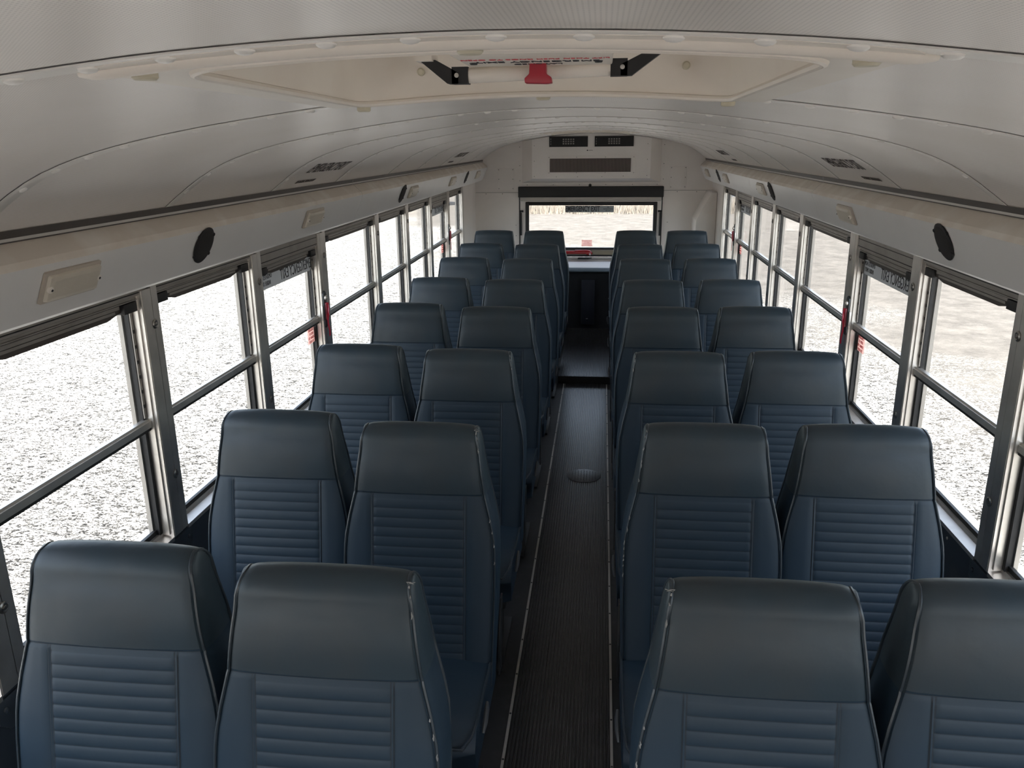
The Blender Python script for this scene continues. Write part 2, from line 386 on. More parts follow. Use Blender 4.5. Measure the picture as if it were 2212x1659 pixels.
# ---- side walls
for s, nm in ((-1, 'left'), (1, 'right')):
    w = MB()
    w.box(s * 1.125, s * 1.20, -2.6, 8.0, -0.6, 0.645, 0)                 # dark lower panel
    w.box(s * 1.135, s * 1.24, -2.6, 8.0, HEAD + 0.001, 1.56, 1)           # header behind the overhead panel
    w.box(s * 1.125, s * 1.19, 7.245, 8.0, 0.645, HEAD + 0.001, 1)           # plain white panel at the rear corner
    w.box(s * 1.205, s * 1.235, -2.6, 8.0, -0.6, 0.64, 2)                # outer skin
    for y in (-2.55, -1.487, -0.776): w.box(s * 1.125, s * 1.18, y - 0.05, y + 0.03, 0.645, HEAD, 1)
    wall = struct(w.build('wall_' + nm, [NAVY, WHITEP, BODY], smooth=False))
    for P in POSTS[2:]:
        # riveted lap and gusset under every post
        gs = MB(); gs.prism([(P - 0.075, 0.64), (P + 0.05, 0.64), (P + 0.045, 0.59), (P + 0.02, 0.565), (P - 0.045, 0.565), (P - 0.07, 0.59)], (s * 1.1255, s * 1.119), 'x')
        gs.build('gusset_plate', NAVY, wall, bevel=0.0015)
        for dy, dz in ((-0.05, 0.615), (0.025, 0.615), (-0.012, 0.585)):
            b = MB(); b.lathe([(0.007, 0), (0.006, 0.003), (0.003, 0.0045)], 12, frame_matrix((s * 1.119, P + dy, dz), (0, 1, 0) if s < 0 else (0, -1, 0), (0, 0, 1)))
            b.build('rivet', NAVY, wall)
    for k in range(44):
        y = 1.0 + k * 0.142
        if min(abs(y - P) for P in POSTS) < 0.09 or y > 7.1: continue
        b = MB(); b.lathe([(0.005, 0), (0.0045, 0.002), (0.002, 0.003)], 10, frame_matrix((s * 1.1255, y, 0.615), (0, 1, 0) if s < 0 else (0, -1, 0), (0, 0, 1)))
        b.build('rivet', ALU, wall)

# ---- posts between the windows
for s in (-1, 1):
    for pi, P in enumerate(POSTS):
        t = MB()
        last = P == POSTS[-1]; wide = pi in (5, 9)
        a = P - (0.052 if not wide else 0.075)
        t.box(s * W, s * 1.178, a, P - 0.0015, SILL - 0.012, HEAD - 0.016, 0)
        t.box(s * (W + 0.001), s * 1.178, P + 0.0015, P + (0.032 if not last else 0.036), SILL - 0.012, HEAD - 0.004, 0)
        t.box(s * (W + 0.006), s * 1.17, P - 0.0015, P + 0.0015, SILL - 0.012, HEAD - 0.006, 1)
        t.box(s * (W - 0.0015), s * W, a + 0.004, a + 0.012, SILL - 0.01, HEAD - 0.018, 0)
        if wide: t.box(s * (W - 0.0015), s * W, a + 0.030, a + 0.034, SILL - 0.01, HEAD - 0.018, 0)
        o = struct(t.build('trim_%d' % tn, [STEEL, RUBBER], smooth=False, )); tn += 1
        for z in ((1.2726, 0.828) if not last else ()):
            b = MB(); M = frame_matrix((s * (W - 0.0005), P, z), (0, 1, 0) if s < 0 else (0, -1, 0), (0, 0, 1))
            b.lathe([(0.0135, 0), (0.0135, 0.0014), (0.0095, 0.0035), (0.0065, 0.0028), (0.0052, 0.0022), (0.0048, 0.0048), (0.0022, 0.0052)], 20, M)
            b.build('screw', mat('dark_steel_washer', (0.30, 0.285, 0.27), 0.3, 0.9), o)

# ---- side windows
wn_ = 1
for s in (-1, 1):
    for bi in range(len(POSTS) - 1):
        y0 = POSTS[bi] + 0.032; y1 = POSTS[bi + 1] - (0.052 if bi + 1 not in (5, 9) else 0.075)
        exitw = bi in (4, 8)
        hz = 1.362 - (0.038 if exitw else 0)
        X = lambda v: s * v
        fr = MB()
        fr.box(X(1.124), X(1.175), y0, y1, hz, HEAD, 2)                    # head band
        fr.box(X(1.1225), X(1.124), y0, y1, hz + 0.006, hz + 0.0085, 1)
        if exitw: fr.box(X(1.1225), X(1.124), y0, y1, hz + 0.034, hz + 0.036, 1)
        fr.prism([(X(1.119), 0.640), (X(1.175), 0.645), (X(1.175), 0.666), (X(1.152), 0.666), (X(1.150), 0.657), (X(1.119), 0.652)], (y0, y1), 'y', 0)   # sill
        for ya, yb in ((y0, y0 + 0.006), (y1 - 0.006, y1)): fr.box(X(1.13), X(1.178), ya, yb, SILL, hz, 0)
        fo = struct(fr.build('window_%d' % wn_, [STEEL, RUBBER, HEADST], smooth=False)); wn_ += 1
        # jamb tracks: rubber strip with adjustment slots and an outer aluminium frame
        for ya, yb, yc in ((y0 + 0.006, y0 + 0.020, y0 + 0.027), (y1 - 0.020, y1 - 0.006, y1 - 0.027)):
            t = MB(); t.box(X(1.150), X(1.166), ya, yb, 0.665, hz, 0)
            t.box(X(1.146), X(1.150), ya + 0.002, ya + 0.012, 1.02, hz - 0.03, 1)
            for k in range(6):
                z = 1.05 + k * 0.042; t.box(X(1.1445), X(1.146), ya + 0.004, ya + 0.010, z, z + 0.009, 0)
            t.box(X(1.166), X(1.178), min(ya, yc), max(yb, yc), 0.665, hz, 1)
            t.build('jamb_track', [RUBBER, HEADST], fo, smooth=False)
        # upper sash
        t = MB(); t.box(X(1.132), X(1.152), y0 + 0.006, y1 - 0.006, hz - 0.009, hz - 0.003, 0); t.box(X(1.128), X(1.134), y0 + 0.004, y1 - 0.004, hz - 0.012, hz - 0.009, 0)
        t.build('sash_top_rail', HEADST, fo, smooth=False)
        L_ = y1 - y0; t = MB(); pr = []
        za = hz - 0.012
        ym = [y0 + 0.008, y0 + 0.075, y0 + 0.13, y1 - 0.13, y1 - 0.075, y1 - 0.008]; dz = [0.024, 0.024, 0.034, 0.034, 0.024, 0.024]
        t.prism([(ym[0], za), (ym[-1], za)] + [(ym[i], za - dz[i]) for i in (5, 4, 3, 2, 1, 0)], (X(1.140), X(1.158)), 'x', 0)
        t.box(X(1.137), X(1.140), ym[1], ym[-2], za - 0.013, za - 0.004, 1); t.box(X(1.1375), X(1.140), ym[1] + 0.02, ym[-2] - 0.02, za - 0.022, za - 0.015, 1)
        t.build('sash_latch_rail', [SEAL, HEADST], fo, smooth=False)
        for a, b in ((y0 + 0.008, y0 + 0.068), (y1 - 0.068, y1 - 0.008)):
            t = MB(); t.box(X(1.128), X(1.152), a, b, za - 0.029, za - 0.003); t.build('latch_clip', RUBBER, fo, bevel=0.0015)
        t = MB(); t.box(X(1.142), X(1.156), y0 + 0.004, y1 - 0.004, 1.010, 1.016, 0); t.box(X(1.136), X(1.156), y0 + 0.004, y1 - 0.004, 0.992, 1.010, 0); t.box(X(1.139), X(1.156), y0 + 0.006, y1 - 0.006, 0.983, 0.992, 1)
        t.build('meeting_rail', [STEEL, RUBBER], fo, smooth=False)
        t = MB(); t.box(X(1.153), X(1.157), y0 + 0.012, y1 - 0.012, 1.005, hz - 0.02); t.build('glass_pane', GLASS, fo, smooth=False)
        t = MB(); t.box(X(1.161), X(1.165), y0 + 0.012, y1 - 0.012, 0.662, 0.995); t.build('glass_pane', GLASS, fo, smooth=False)
        t = MB(); t.box(X(1.158), X(1.168), y0 + 0.006, y1 - 0.006, 0.668, 0.682); t.build('sill_gasket', RUBBER, fo, smooth=False)

# ---- rear wall with its window opening
OX0, OX1, OZ0, OZ1 = -0.700, 0.668, 0.640, 1.334
r = MB(); ya, yb = YR, 8.04
outer = [(x, zc(x) - 0.0005) for x in np.linspace(-1.046, 1.046, 41)]
r.prism([(-1.125, OZ1)] + [(-1.125, 1.50)] + outer + [(1.125, 1.50), (1.125, OZ1)], (ya, yb), 'y', 0)
r.box(-1.125, OX0, ya, yb, -0.1, OZ1, 0); r.box(OX1, 1.125, ya, yb, -0.1, OZ1, 0); r.box(OX0, OX1, ya, yb, -0.1, OZ0, 0)
rear = struct(r.build('wall_rear', WHITEP, smooth=False))
r = MB(); r.prism([(-1.235, 1.50)] + [(x * 1.18, zc(x) + 0.129) for x in np.linspace(-1.046, 1.046, 25)] + [(1.235, 1.50)], (8.045, 8.075), 'y'); r.build('outer_cap', BODY, rear, smooth=False)
def pan_screws(parent, pts, y, m_=BLACKM, rr=0.0036):
    for x, z in pts:
        b = MB(); b.lathe([(rr, 0), (rr * 0.8, 0.002)], 8, frame_matrix((x, y, z), (1, 0, 0), (0, 0, 1))); b.build('screw', m_, parent)
for (x0, x1, z0, z1) in ((-0.905, -0.745, 1.305, 1.505), (0.725, 0.880, 1.315, 1.515)):
    t = MB(); t.box(x0, x1, YR - 0.004, YR - 0.0005, z0, z1); t.build('access_panel', WHITEP, rear, bevel=0.001)
    pan_screws(rear, [(x, z) for x in (x0 + 0.012, x1 - 0.012) for z in (z0 + 0.012, (z0 + z1) / 2, z1 - 0.012)], YR - 0.004)
t = MB(); t.box(-1.12, -0.705, YR - 0.003, YR - 0.0003, 1.278, 1.283); t.box(0.672, 1.12, YR - 0.003, YR - 0.0003, 1.293, 1.298); t.build('lap_joint', mat('shadow_line_paint', (0.42, 0.40, 0.37), 0.5), rear, smooth=False)
pan_screws(rear, [(-1.02, 1.268), (-0.86, 1.268), (0.80, 1.283), (0.98, 1.283), (-0.73, 0.87), (-0.73, 0.97), (0.72, 0.88), (0.72, 1.0)], YR - 0.0005)

# front wall behind the camera; windshield cut to a slit to dim the seats
r = MB()
r.prism([(-1.125, 1.66)] + [(x, zc(x)) for x in np.linspace(-1.0, 1.0, 25)] + [(1.125, 1.66)], (-2.66, -2.6), 'y')
r.box(-1.2, 1.2, -2.66, -2.6, -0.6, 0.75); r.box(-1.2, 1.2, -2.66, -2.6, 1.10, 1.66); r.box(-1.2, -0.8, -2.66, -2.6, 0.75, 1.10); r.box(0.8, 1.2, -2.66, -2.6, 0.75, 1.10)
struct(r.build('wall_front', WHITEP, smooth=False))

# ---- rear window
fr = MB()
def ring(mb, o, i, y0, y1, mi=0):
    (a, b, c, d), (e, f_, g_, h) = o, i
    mb.box(a, e, y0, y1, c, d, mi); mb.box(f_, b, y0, y1, c, d, mi); mb.box(e, f_, y0, y1, h, d, mi); mb.box(e, f_, y0, y1, c, g_, mi)
ring(fr, (OX0, OX1, OZ0, OZ1), (OX0 + 0.008, OX1 - 0.008, OZ0 + 0.006, OZ1 - 0.004), YR - 0.004, YR + 0.06, 1)
ring(fr, (OX0 + 0.012, OX1 - 0.012, 0.690, 1.222), (-0.634, 0.616, 0.742, 1.187), YR + 0.004, YR + 0.045, 0)
fr.box(OX0 + 0.01, OX1 - 0.01, YR - 0.012, YR + 0.03, 1.198, 1.207, 2)
fr.box(OX0 + 0.01, OX1 - 0.01, YR - 0.02, YR + 0.02, 0.690, 0.731, 3)
fr.box(OX0 + 0.01, OX1 - 0.01, YR - 0.004, YR + 0.03, 0.668, 0.690, 1); fr.box(OX0 + 0.01, OX1 - 0.01, YR - 0.008, YR + 0.02, 0.645, 0.664, 2)
fr.box(OX0 + 0.009, OX1 - 0.009, YR + 0.015, YR + 0.05, 1.205, OZ1 - 0.005, 0)
fo = struct(fr.build('window_%d' % wn_, [WHITEP, RUBBER, ALU, OLIVE], smooth=False))
t = MB(); ring(t, (-0.638, 0.620, 0.738, 1.190), (-0.605, 0.588, 0.756, 1.158), YR - 0.006, YR + 0.03); t.build('gasket', RUBBER, fo, bevel=0.004)
t = MB(); t.box(-0.625, 0.608, YR + 0.010, YR + 0.015, 0.745, 1.18); t.build('glass_pane', GLASS, fo, smooth=False)

# ================================================================== THINGS FIXED TO THE SHELL
# ---- overhead panels (speaker and light duct) in three lengths per side
prof = [(1.043, 1.587), (1.047, 1.563), (1.040, 1.560), (1.008, 1.531), (1.002, 1.517), (1.006, 1.503), (1.044, 1.413), (1.052, 1.401), (1.064, 1.393), (1.080, 1.389), (1.122, 1.388), (1.122, 1.497), (1.08, 1.55)]
SEG = [(-2.6, 3.735), (3.739, 6.586), (6.590, YR - 0.001)]
nm = ['nearest and longest', 'middle', 'rearmost']
for s in (-1, 1):
    for k, (a, b) in enumerate(SEG):
        n = len(prof); v = [(s * x, a, z) for x, z in prof] + [(s * x, b, z) for x, z in prof]
        mb = MB(); base = [(i, (i + 1) % n, n + (i + 1) % n, n + i) for i in range(n)]
        mb.add(v, base[:1], 2); mb.add(v, base[1:4], 1); mb.add(v, base[4:], 0); mb.add(v, [tuple(range(n)), tuple(range(n, 2 * n))], 0)
        o = mb.build('overhead_panel', [PANELW, PANELD, SEAL], angle=0.35)
        tag(o, '%s length of pale overhead panel above the %s windows, beige along its top' % (nm[k], 'left' if s < 0 else 'right'), 'overhead panel', 'overhead panels above the windows')
        t = MB(); t.box(s * 1.0455, s * 1.049, a, b, 1.566, 1.585); t.build('top_channel', ALU, o, smooth=False)
def face_frame(s, y, z):
    """local frame on the sloping face of the overhead panel, x right along the bus, facing the aisle"""
    d = Vector((s * 0.042, 0, -0.100)).normalized()          # down the face
    x = 1.0093 + 0.42 * (1.495 - z) - 0.001
    up = -d; right = Vector((0, 1, 0)) if s < 0 else Vector((0, -1, 0))
    return frame_matrix((s * x, y, z), right, up)

lens = MB()
def rrect(w, h, r, n=5):
    P = []
    for cx, cy, a0 in ((w - r, h - r, 0), (-w + r, h - r, 90), (-w + r, -h + r, 180), (w - r, -h + r, 270)):
        for k in range(n + 1):
            a = math.radians(a0 + 90 * k / n); P.append((cx + r * math.cos(a), cy + r * math.sin(a)))
    return P
def plate(mb, levels, mi=0, M=None):
    """stack of rounded rectangles: (half w, half h, corner r, z)"""
    rows = [[(x, y, z) for x, y in rrect(w, h, r)] for w, h, r, z in levels]
    n = len(rows[0]); v = [p for q in rows for p in q]; f = []
    for i in range(len(rows) - 1): f += [(i * n + j, i * n + (j + 1) % n, (i + 1) * n + (j + 1) % n, (i + 1) * n + j) for j in range(n)]
    f += [tuple(range(n - 1, -1, -1)), tuple((len(rows) - 1) * n + j for j in range(n))]
    if M: v = [M @ Vector(p) for p in v]
    mb.add(v, f, mi)
L0 = empty('wall_light')
t = MB(); plate(t, [(0.094, 0.035, 0.004, 0.0), (0.094, 0.035, 0.004, 0.005), (0.090, 0.031, 0.004, 0.007)]); t.build('light_base', mat('shaded_light_base', (0.50, 0.44, 0.37), 0.5), L0, angle=0.5)  # border shadow around the lens is put into the base colour
t = MB(); plate(t, [(0.088, 0.029, 0.004, 0.007), (0.085, 0.027, 0.004, 0.013), (0.078, 0.020, 0.004, 0.016), (0.074, 0.018, 0.003, 0.016)])
t.prism([(-0.088, -0.001), (-0.088, -0.0005), (0.088, -0.0005), (0.088, -0.001)], (0.013, 0.0135), 'z')
lc = t.build('lens', LENS, L0, angle=0.5)
for x in (-0.081, 0.081):
    t = MB(); t.lathe([(0.0075, 0.010), (0.0075, 0.0155), (0.005, 0.017)], 14, Matrix.Translation((x, 0, 0)), 0); t.lathe([(0.003, 0.017), (0.0025, 0.0182)], 8, Matrix.Translation((x, 0, 0)), 1); t.build('screw', [CREAM, SPEAK], L0)
learn(L0)
spots = [(-1, 1.594, 'nearest light on the left panel, in front of the nearest speaker'), (-1, 3.10, 'second light on the left panel, just behind the nearest speaker'), (-1, 4.83, 'third light on the left panel, touching the middle speaker'),
         (-1, 6.15, 'fourth light on the left panel, in front of the rearmost speaker'), (-1, 7.42, 'last light on the left panel, by the rear wall'),
         (1, 3.24, 'nearest light on the right panel, behind the nearest speaker'), (1, 4.97, 'second visible light on the right panel, behind the middle speaker'), (1, 6.40, 'third visible light on the right panel, in front of the rearmost speaker'), (1, 7.52, 'last light on the right panel, by the rear wall')]
first = True
for s, y, d in spots:
    o = L0 if first else copy_tree(L0); first = False
    o.matrix_world = face_frame(s, y, 1.470)
    tag(o, 'small cream rectangular ' + d, 'light', 'lights along the overhead panels')
S0 = empty('speaker')
t = MB(); t.lathe([(0.052, 0), (0.0535, 0.0005), (0.0535, 0.0028), (0.050, 0.0045), (0.044, 0.0048)], 40); t.build('speaker_rim', SPEAK, S0, angle=0.5)
t = MB(); t.lathe([(0.044, 0.0045), (0.043, 0.0055), (0.030, 0.0070), (0.012, 0.0078), (0.002, 0.0080)], 36); t.build('grille', mat('speaker_mesh', (0.016, 0.013, 0.012), 0.7, bump=(900, 1.0, 0.002)), S0)
for a in (35, 145, 215, 325):
    t = MB(); c = Vector((0.050 * math.cos(math.radians(a)), 0.050 * math.sin(math.radians(a)), 0)); t.lathe([(0.0055, 0), (0.0055, 0.005), (0.003, 0.0065)], 12, Matrix.Translation(c)); t.build('screw', SPEAK, S0)
learn(S0)
first = True
for s, y, d in ((-1, 2.193, 'nearest round black speaker on the left overhead panel'), (-1, 4.57, 'middle round black speaker on the left overhead panel'), (-1, 6.80, 'rearmost round black speaker on the left overhead panel'),
                (1, 2.323, 'nearest round black speaker on the right overhead panel'), (1, 4.68, 'middle round black speaker on the right overhead panel'), (1, 6.83, 'rearmost round black speaker on the right overhead panel')):
    o = S0 if first else copy_tree(S0); first = False
    o.matrix_world = face_frame(s, y, 1.473)
    tag(o, d, 'speaker', 'speakers in the overhead panels')

# ---- roof hatches
def loop(x, ya, yb, r, n=8):
    cy = (ya + yb) / 2; P = [(px, py + cy) for px, py in rrect(x, (yb - ya) / 2, r, n)]; out = []
    for i, a in enumerate(P):                       # split the straight sides so that they follow the curved ceiling
        b = P[(i + 1) % len(P)]; out.append(a)
        if i % (n + 1) == n:
            for k in range(1, 20): out.append((a[0] + (b[0] - a[0]) * k / 20, a[1] + (b[1] - a[1]) * k / 20))
    return out
def hatch(ya, yb, label, full):
    """ya, yb: outer flange. Flange follows the ceiling's curve, well rises through the roof"""
    root = empty('roof_hatch', (0, (ya + yb) / 2, 1.80))
    inv = Matrix.Translation((0, -(ya + yb) / 2, -1.80))
    def bl(mb, name, m_, par=root, **k):
        mb.v = [tuple(inv @ Vector(p)) for p in mb.v]; return mb.build(name, m_, par, **k)
    O = loop(0.335, ya, yb, 0.03); O2 = loop(0.325, ya + 0.01, yb - 0.008, 0.03); I = loop(0.282, ya + 0.065, yb - 0.045, 0.05); n = len(O)
    hz = lambda x, d: zc(x) - d
    dy_ = lambda y: 0.0035 + 0.0065 * min(1, max(0, (y - ya) / (yb - ya)))          # the flange hangs lower towards the rear
    def rings(mb, ls, mi=0):
        rows = [[(x, y, z) for x, y, z in l] for l in ls]; v = [p for q in rows for p in q]; f = []
        for i in range(len(rows) - 1): f += [(i * n + j, i * n + (j + 1) % n, (i + 1) * n + (j + 1) % n, (i + 1) * n + j) for j in range(n)]
        mb.add(v, f, mi)
    t = MB()
    rings(t, [[(x, y, hz(x, 0.0005)) for x, y in O], [(x, y, hz(x, dy_(y) * 0.7)) for x, y in O], [(x, y, hz(x, dy_(y) * 0.8)) for x, y in O2], [(x, y, hz(x, dy_(y))) for x, y in I]])
    bl(t, 'flange', CREAM, angle=0.9)
    t = MB(); rings(t, [[(x, y, hz(x, dy_(y))) for x, y in I], [(x * 0.985, y, hz(x, -0.02)) for x, y in I], [(x * 0.96, y, 1.895) for x, y in I]])
    t.add([(x * 0.96, y, 1.895) for x, y in I], [tuple(range(n))])
    bl(t, 'well', CREAM, angle=0.7)
    t = MB(); t.tube([(x, y, hz(x, dy_(y))) for x, y in I], 0.0045, 8, closed=True); bl(t, 'inner_lip', CREAM)
    t = MB(); pts = [(x, ya + 0.026, hz(x, 0.002)) for x in np.linspace(-0.345, 0.345, 60)]; rr = [0.0078] * 60; rr[0] = rr[-1] = 0.003; rr[1] = rr[-2] = 0.0065
    t.tube(pts, rr, 12); bl(t, 'front_roll', CREAM)
    for x, y in ((-0.30, ya + 0.05), (-0.015, ya + 0.048), (0.30, ya + 0.05), (-0.29, yb - 0.012), (0.0, yb - 0.012), (0.285, yb - 0.012)):
        t = MB(); t.lathe([(0.011, 0), (0.011, 0.006), (0.009, 0.008)], 14, frame_matrix((x, y, hz(x, dy_(y) - 0.001)), (1, 0, 0), (0, -1, 0))); bl(t, 'bolt_cap', mat('yellowed_cap', (0.60, 0.55, 0.42), 0.5))
    if full:
        yb_ = 1.05
        # handle bar on two black brackets
        t = MB(); t.tube([(-0.075, yb_, 1.820), (0.106, yb_, 1.826)], 0.0092, 16); bl(t, 'handle_bar', CREAM)
        for sx, xa, xb in ((-1, -0.070, -0.122), (1, 0.102, 0.158)):
            t = MB(); z0 = 1.820 if sx < 0 else 1.826
            t.box(xa, xa + sx * 0.020, yb_ - 0.0098, yb_ + 0.0098, z0 - 0.0097, z0 + 0.0097)
            p = [(xa + sx * 0.012, z0 - 0.0097), (xa + sx * 0.026, z0 - 0.0092), (xb + sx * 0.008, z0 + 0.018), (xb - sx * 0.012, z0 + 0.018), (xa + sx * 0.012, z0 + 0.003)]
            t.prism(p, (yb_ - 0.0098, yb_ + 0.0098), 'y')
            b = bl(t, 'bracket', RUBBER, smooth=False)
            t = MB(); t.lathe([(0.0028, 0), (0.0028, 0.0012), (0.001, 0.0015)], 12, frame_matrix((xa + sx * 0.014, yb_ - 0.0098, z0), (1, 0, 0), (0, 0, 1))); bl(t, 'bolt', ALU)
            t = MB(); t.box(xb - 0.01, xb + 0.01, yb_ - 0.02, yb_ + 0.02, z0 + 0.016, 1.90); bl(t, 'hinge_post', CREAM, smooth=False)
        t = MB(); t.prism([(0.008, 1.838), (0.027, 1.838), (0.027, 1.818), (0.033, 1.814), (0.034, 1.808), (0.028, 1.807), (0.002, 1.808), (0.0015, 1.813), (0.007, 1.818)], (1.010, 1.030), 'y'); bl(t, 'release_knob', RED, bevel=0.001)
        t = MB(); t.box(-0.068, 0.104, 0.90, 1.042, 1.829, 1.836); lid = bl(t, 'lid_plate', CREAM, bevel=0.002)
        for line, y, sz, mi in (('LIFT THEN PUSH KNOB TO OPEN', 0.955, 0.0110, 1), ('EMERGENCY EXIT', 0.983, 0.018, 0), ('LATCHED', 1.012, 0.013, 0)):
            q = MB(); put_text(q, line, sz, frame_matrix((0.018, y, 1.8287), (-1, 0, 0), (0, 1, 0))); bl(q, 'lettering', REDINK if mi else INK, smooth=False)
        for x in (-0.055, 0.088):
            t = MB(); t.lathe([(0.005, 0), (0.004, 0.002)], 12, frame_matrix((x, 0.99, 1.829), (1, 0, 0), (0, -1, 0))); bl(t, 'screw', BLACKM)
        for x, y, z in ((-0.185, 1.308, 1.846), (0.215, 1.308, 1.848)):
            t = MB(); t.lathe([(0.006, 0), (0.006, 0.004), (0.004, 0.006)], 14, frame_matrix((x, y, z), (1, 0, 0), (0, 0, 1))); bl(t, 'plug', mat('yellowed_cap', (0.6, 0.55, 0.42), 0.5))
    tag(root, label, 'roof hatch', 'roof hatches')
hatch(0.660, 1.360, 'large cream roof hatch overhead with a red release knob on its handle bar', True)
hatch(5.845, 6.525, 'far roof hatch, a thin cream edge in the ceiling before the rear wall', False)

# ---- air conditioning box on the rear wall
ac = empty('air_conditioner', (0, YR, 1.35)); iv = Matrix.Translation((0, -YR, -1.35))
def acb(mb, name, m_, par=ac, **k): mb.v = [tuple(iv @ Vector(p)) for p in mb.v]; return mb.build(name, m_, par, **k)
yf = YR - 0.13
def front(x, z):                       # a point measured on the wall plane, moved along the sight line to the box front
    c = Vector((0.09504, 0, 1.74076)); d = Vector((x, 7.95, z)) - c; return c + d * ((yf) / 7.95)
bl_, br, bz, tz = -0.668, 0.640, 1.372, 1.80
fl, frr, fz = front(-0.571, 1.41).x, front(0.54, 1.404).x, front(0, 1.408).z
t = MB()
v = [(bl_, YR, bz), (br, YR, bz), (br, YR, zc(br) - 0.002), (bl_, YR, zc(bl_) - 0.002), (fl, yf, fz), (frr, yf, fz), (frr, yf, zc(frr) - 0.004), (fl, yf, zc(fl) - 0.004)]
tops = [(x, yf, zc(x) - 0.004) for x in np.linspace(frr, fl, 15)]
v2 = v[:4] + v[4:6] + tops
t.add(v2, [tuple([4, 5] + list(range(6, 6 + 15))), (0, 1, 5, 4), (1, 2, 6, 5), (3, 0, 4, 20)])
acb(t, 'housing', WHITEP, smooth=False)
def lip(x0, x1, z0, z1, yy, m_, name, th=0.004, bev=0.001): t_ = MB(); t_.box(x0, x1, yy - th, yy, z0, z1); return acb(t_, name, m_, bevel=bev)
for x in (-0.408, 0.017):
    a = front(x, 1.792); b = front(x + 0.361, 1.698)
    ov = lip(a.x, b.x, b.z, a.z, yf - 0.0005, SPEAK, 'air_outlet', 0.012)
    t = MB(); w_ = b.x - a.x
    for i in range(3):
        for j in range(5):
            cx_ = a.x + w_ * (0.37 + 0.065 * j); cz_ = a.z - (a.z - b.z) * (0.28 + 0.21 * i); t.box(cx_ - 0.007, cx_ + 0.007, yf - 0.0145, yf - 0.0125, cz_ - 0.006, cz_ + 0.006)
    acb(t, 'louvre_grid', mat('grey_louvre', (0.30, 0.28, 0.26), 0.4), smooth=False)
    t = MB()
    for i in range(3): t.box(a.x + 0.012, a.x + 0.017, yf - 0.0145, yf - 0.0125, a.z - 0.03 - 0.022 * i, a.z - 0.016 - 0.022 * i)
    acb(t, 'vent_tab', mat('grey_louvre', (0.30, 0.28, 0.26), 0.4), smooth=False)
a = front(-0.428, 1.617); b = front(0.400, 1.455); lip(a.x, b.x, b.z, a.z, yf - 0.0005, WHITEP, 'grille_frame', 0.004)
a = front(-0.403, 1.592); b = front(0.359, 1.468)
t = MB(); t.box(a.x, b.x, yf - 0.0052, yf - 0.0046, b.z, a.z); acb(t, 'return_grille_back', SPEAK, smooth=False)
t = MB(); nb = 58
for i in range(nb): x = a.x + (b.x - a.x) * (i + 0.5) / nb; t.box(x - 0.0032, x + 0.0032, yf - 0.011, yf - 0.0053, b.z + 0.002, a.z - 0.002)
acb(t, 'return_grille', mat('brown_grey_fins', (0.26, 0.21, 0.19), 0.5), smooth=False)
def sc_(pts, y): 
    for x, z in pts:
        p = front(x, z); b_ = MB(); b_.lathe([(0.0032, 0), (0.0028, 0.002)], 8, frame_matrix((p.x, y, p.z), (1, 0, 0), (0, 0, 1))); acb(b_, 'screw', BLACKM)
sc_([(-0.55, 1.71), (-0.55, 1.57), (-0.55, 1.43), (0.51, 1.72), (0.51, 1.58), (0.51, 1.435), (-0.34, 1.425), (-0.14, 1.425), (0.09, 1.425), (0.29, 1.43)], yf)
sc_([(x, z) for z in (1.603, 1.461) for x in (-0.41, -0.15, 0.12, 0.385)], yf - 0.0045)
t = MB(); p = front(-0.05, 1.665); t.lathe([(0.006, 0), (0.005, 0.003)], 12, frame_matrix((p.x, yf, p.z), (1, 0, 0), (0, 0, 1))); acb(t, 'indicator', SPEAK)
t = MB(); t.box(p.x + 0.01, p.x + 0.05, yf - 0.001, yf - 0.0002, p.z - 0.0015, p.z + 0.0015); acb(t, 'indicator_mark', SPEAK, smooth=False)
tag(ac, 'white air conditioning box with two black vents and a striped grille above the rear window', 'air conditioner')
pan_screws(rear, [(x, 1.352) for x in (-0.62, -0.37, -0.12, 0.13, 0.38, 0.61)] + [(-0.69, 1.70), (-0.69, 1.53), (-0.69, 1.39), (0.665, 1.71), (0.665, 1.54), (0.665, 1.40)], YR - 0.0005)
t = MB(); t.lathe([(0.013, 0), (0.014, 0.006), (0.008, 0.013)], 16, frame_matrix((-0.02, YR - 0.001, 1.346), (1, 0, 0), (0, 0, 1))); t.build('buzzer_button', SPEAK, rear)

# ---- black header pad over the rear window
t = MB(); t.box(OX0 - 0.004, OX1 + 0.004, YR - 0.045, YR - 0.004, 1.236, 1.336)
tag(t.build('header_pad', RUBBER, bevel=0.006, seg=3), 'long black padded bar across the top of the rear window', 'header pad')
# ---- gas struts
for s, x, d in ((-1, -0.682, 'left'), (1, 0.652, 'right')):
    e = empty('gas_strut', (x, YR - 0.02, 0.80))
    t = MB(); t.tube([(0, 0, 0.075), (0, 0, 0.29)], 0.011, 12); t.build('cylinder', RUBBER, e)
    t = MB(); t.tube([(0, 0, 0.0), (0, 0, 0.08)], 0.004, 8); t.build('rod', ALU, e)
    t = MB(); t.lathe([(0.009, -0.02), (0.009, 0.02)], 12, frame_matrix((-s * 0.006, 0, 0.305), (0, 1, 0), (0, 0, 1))); t.tube([(0, 0, 0.29), (0, 0, 0.31)], 0.006, 8); t.build('ball_mount', BLACKM, e)
    tag(e, 'black gas strut standing beside the %s edge of the rear window' % d, 'gas strut', 'gas struts of the rear window')
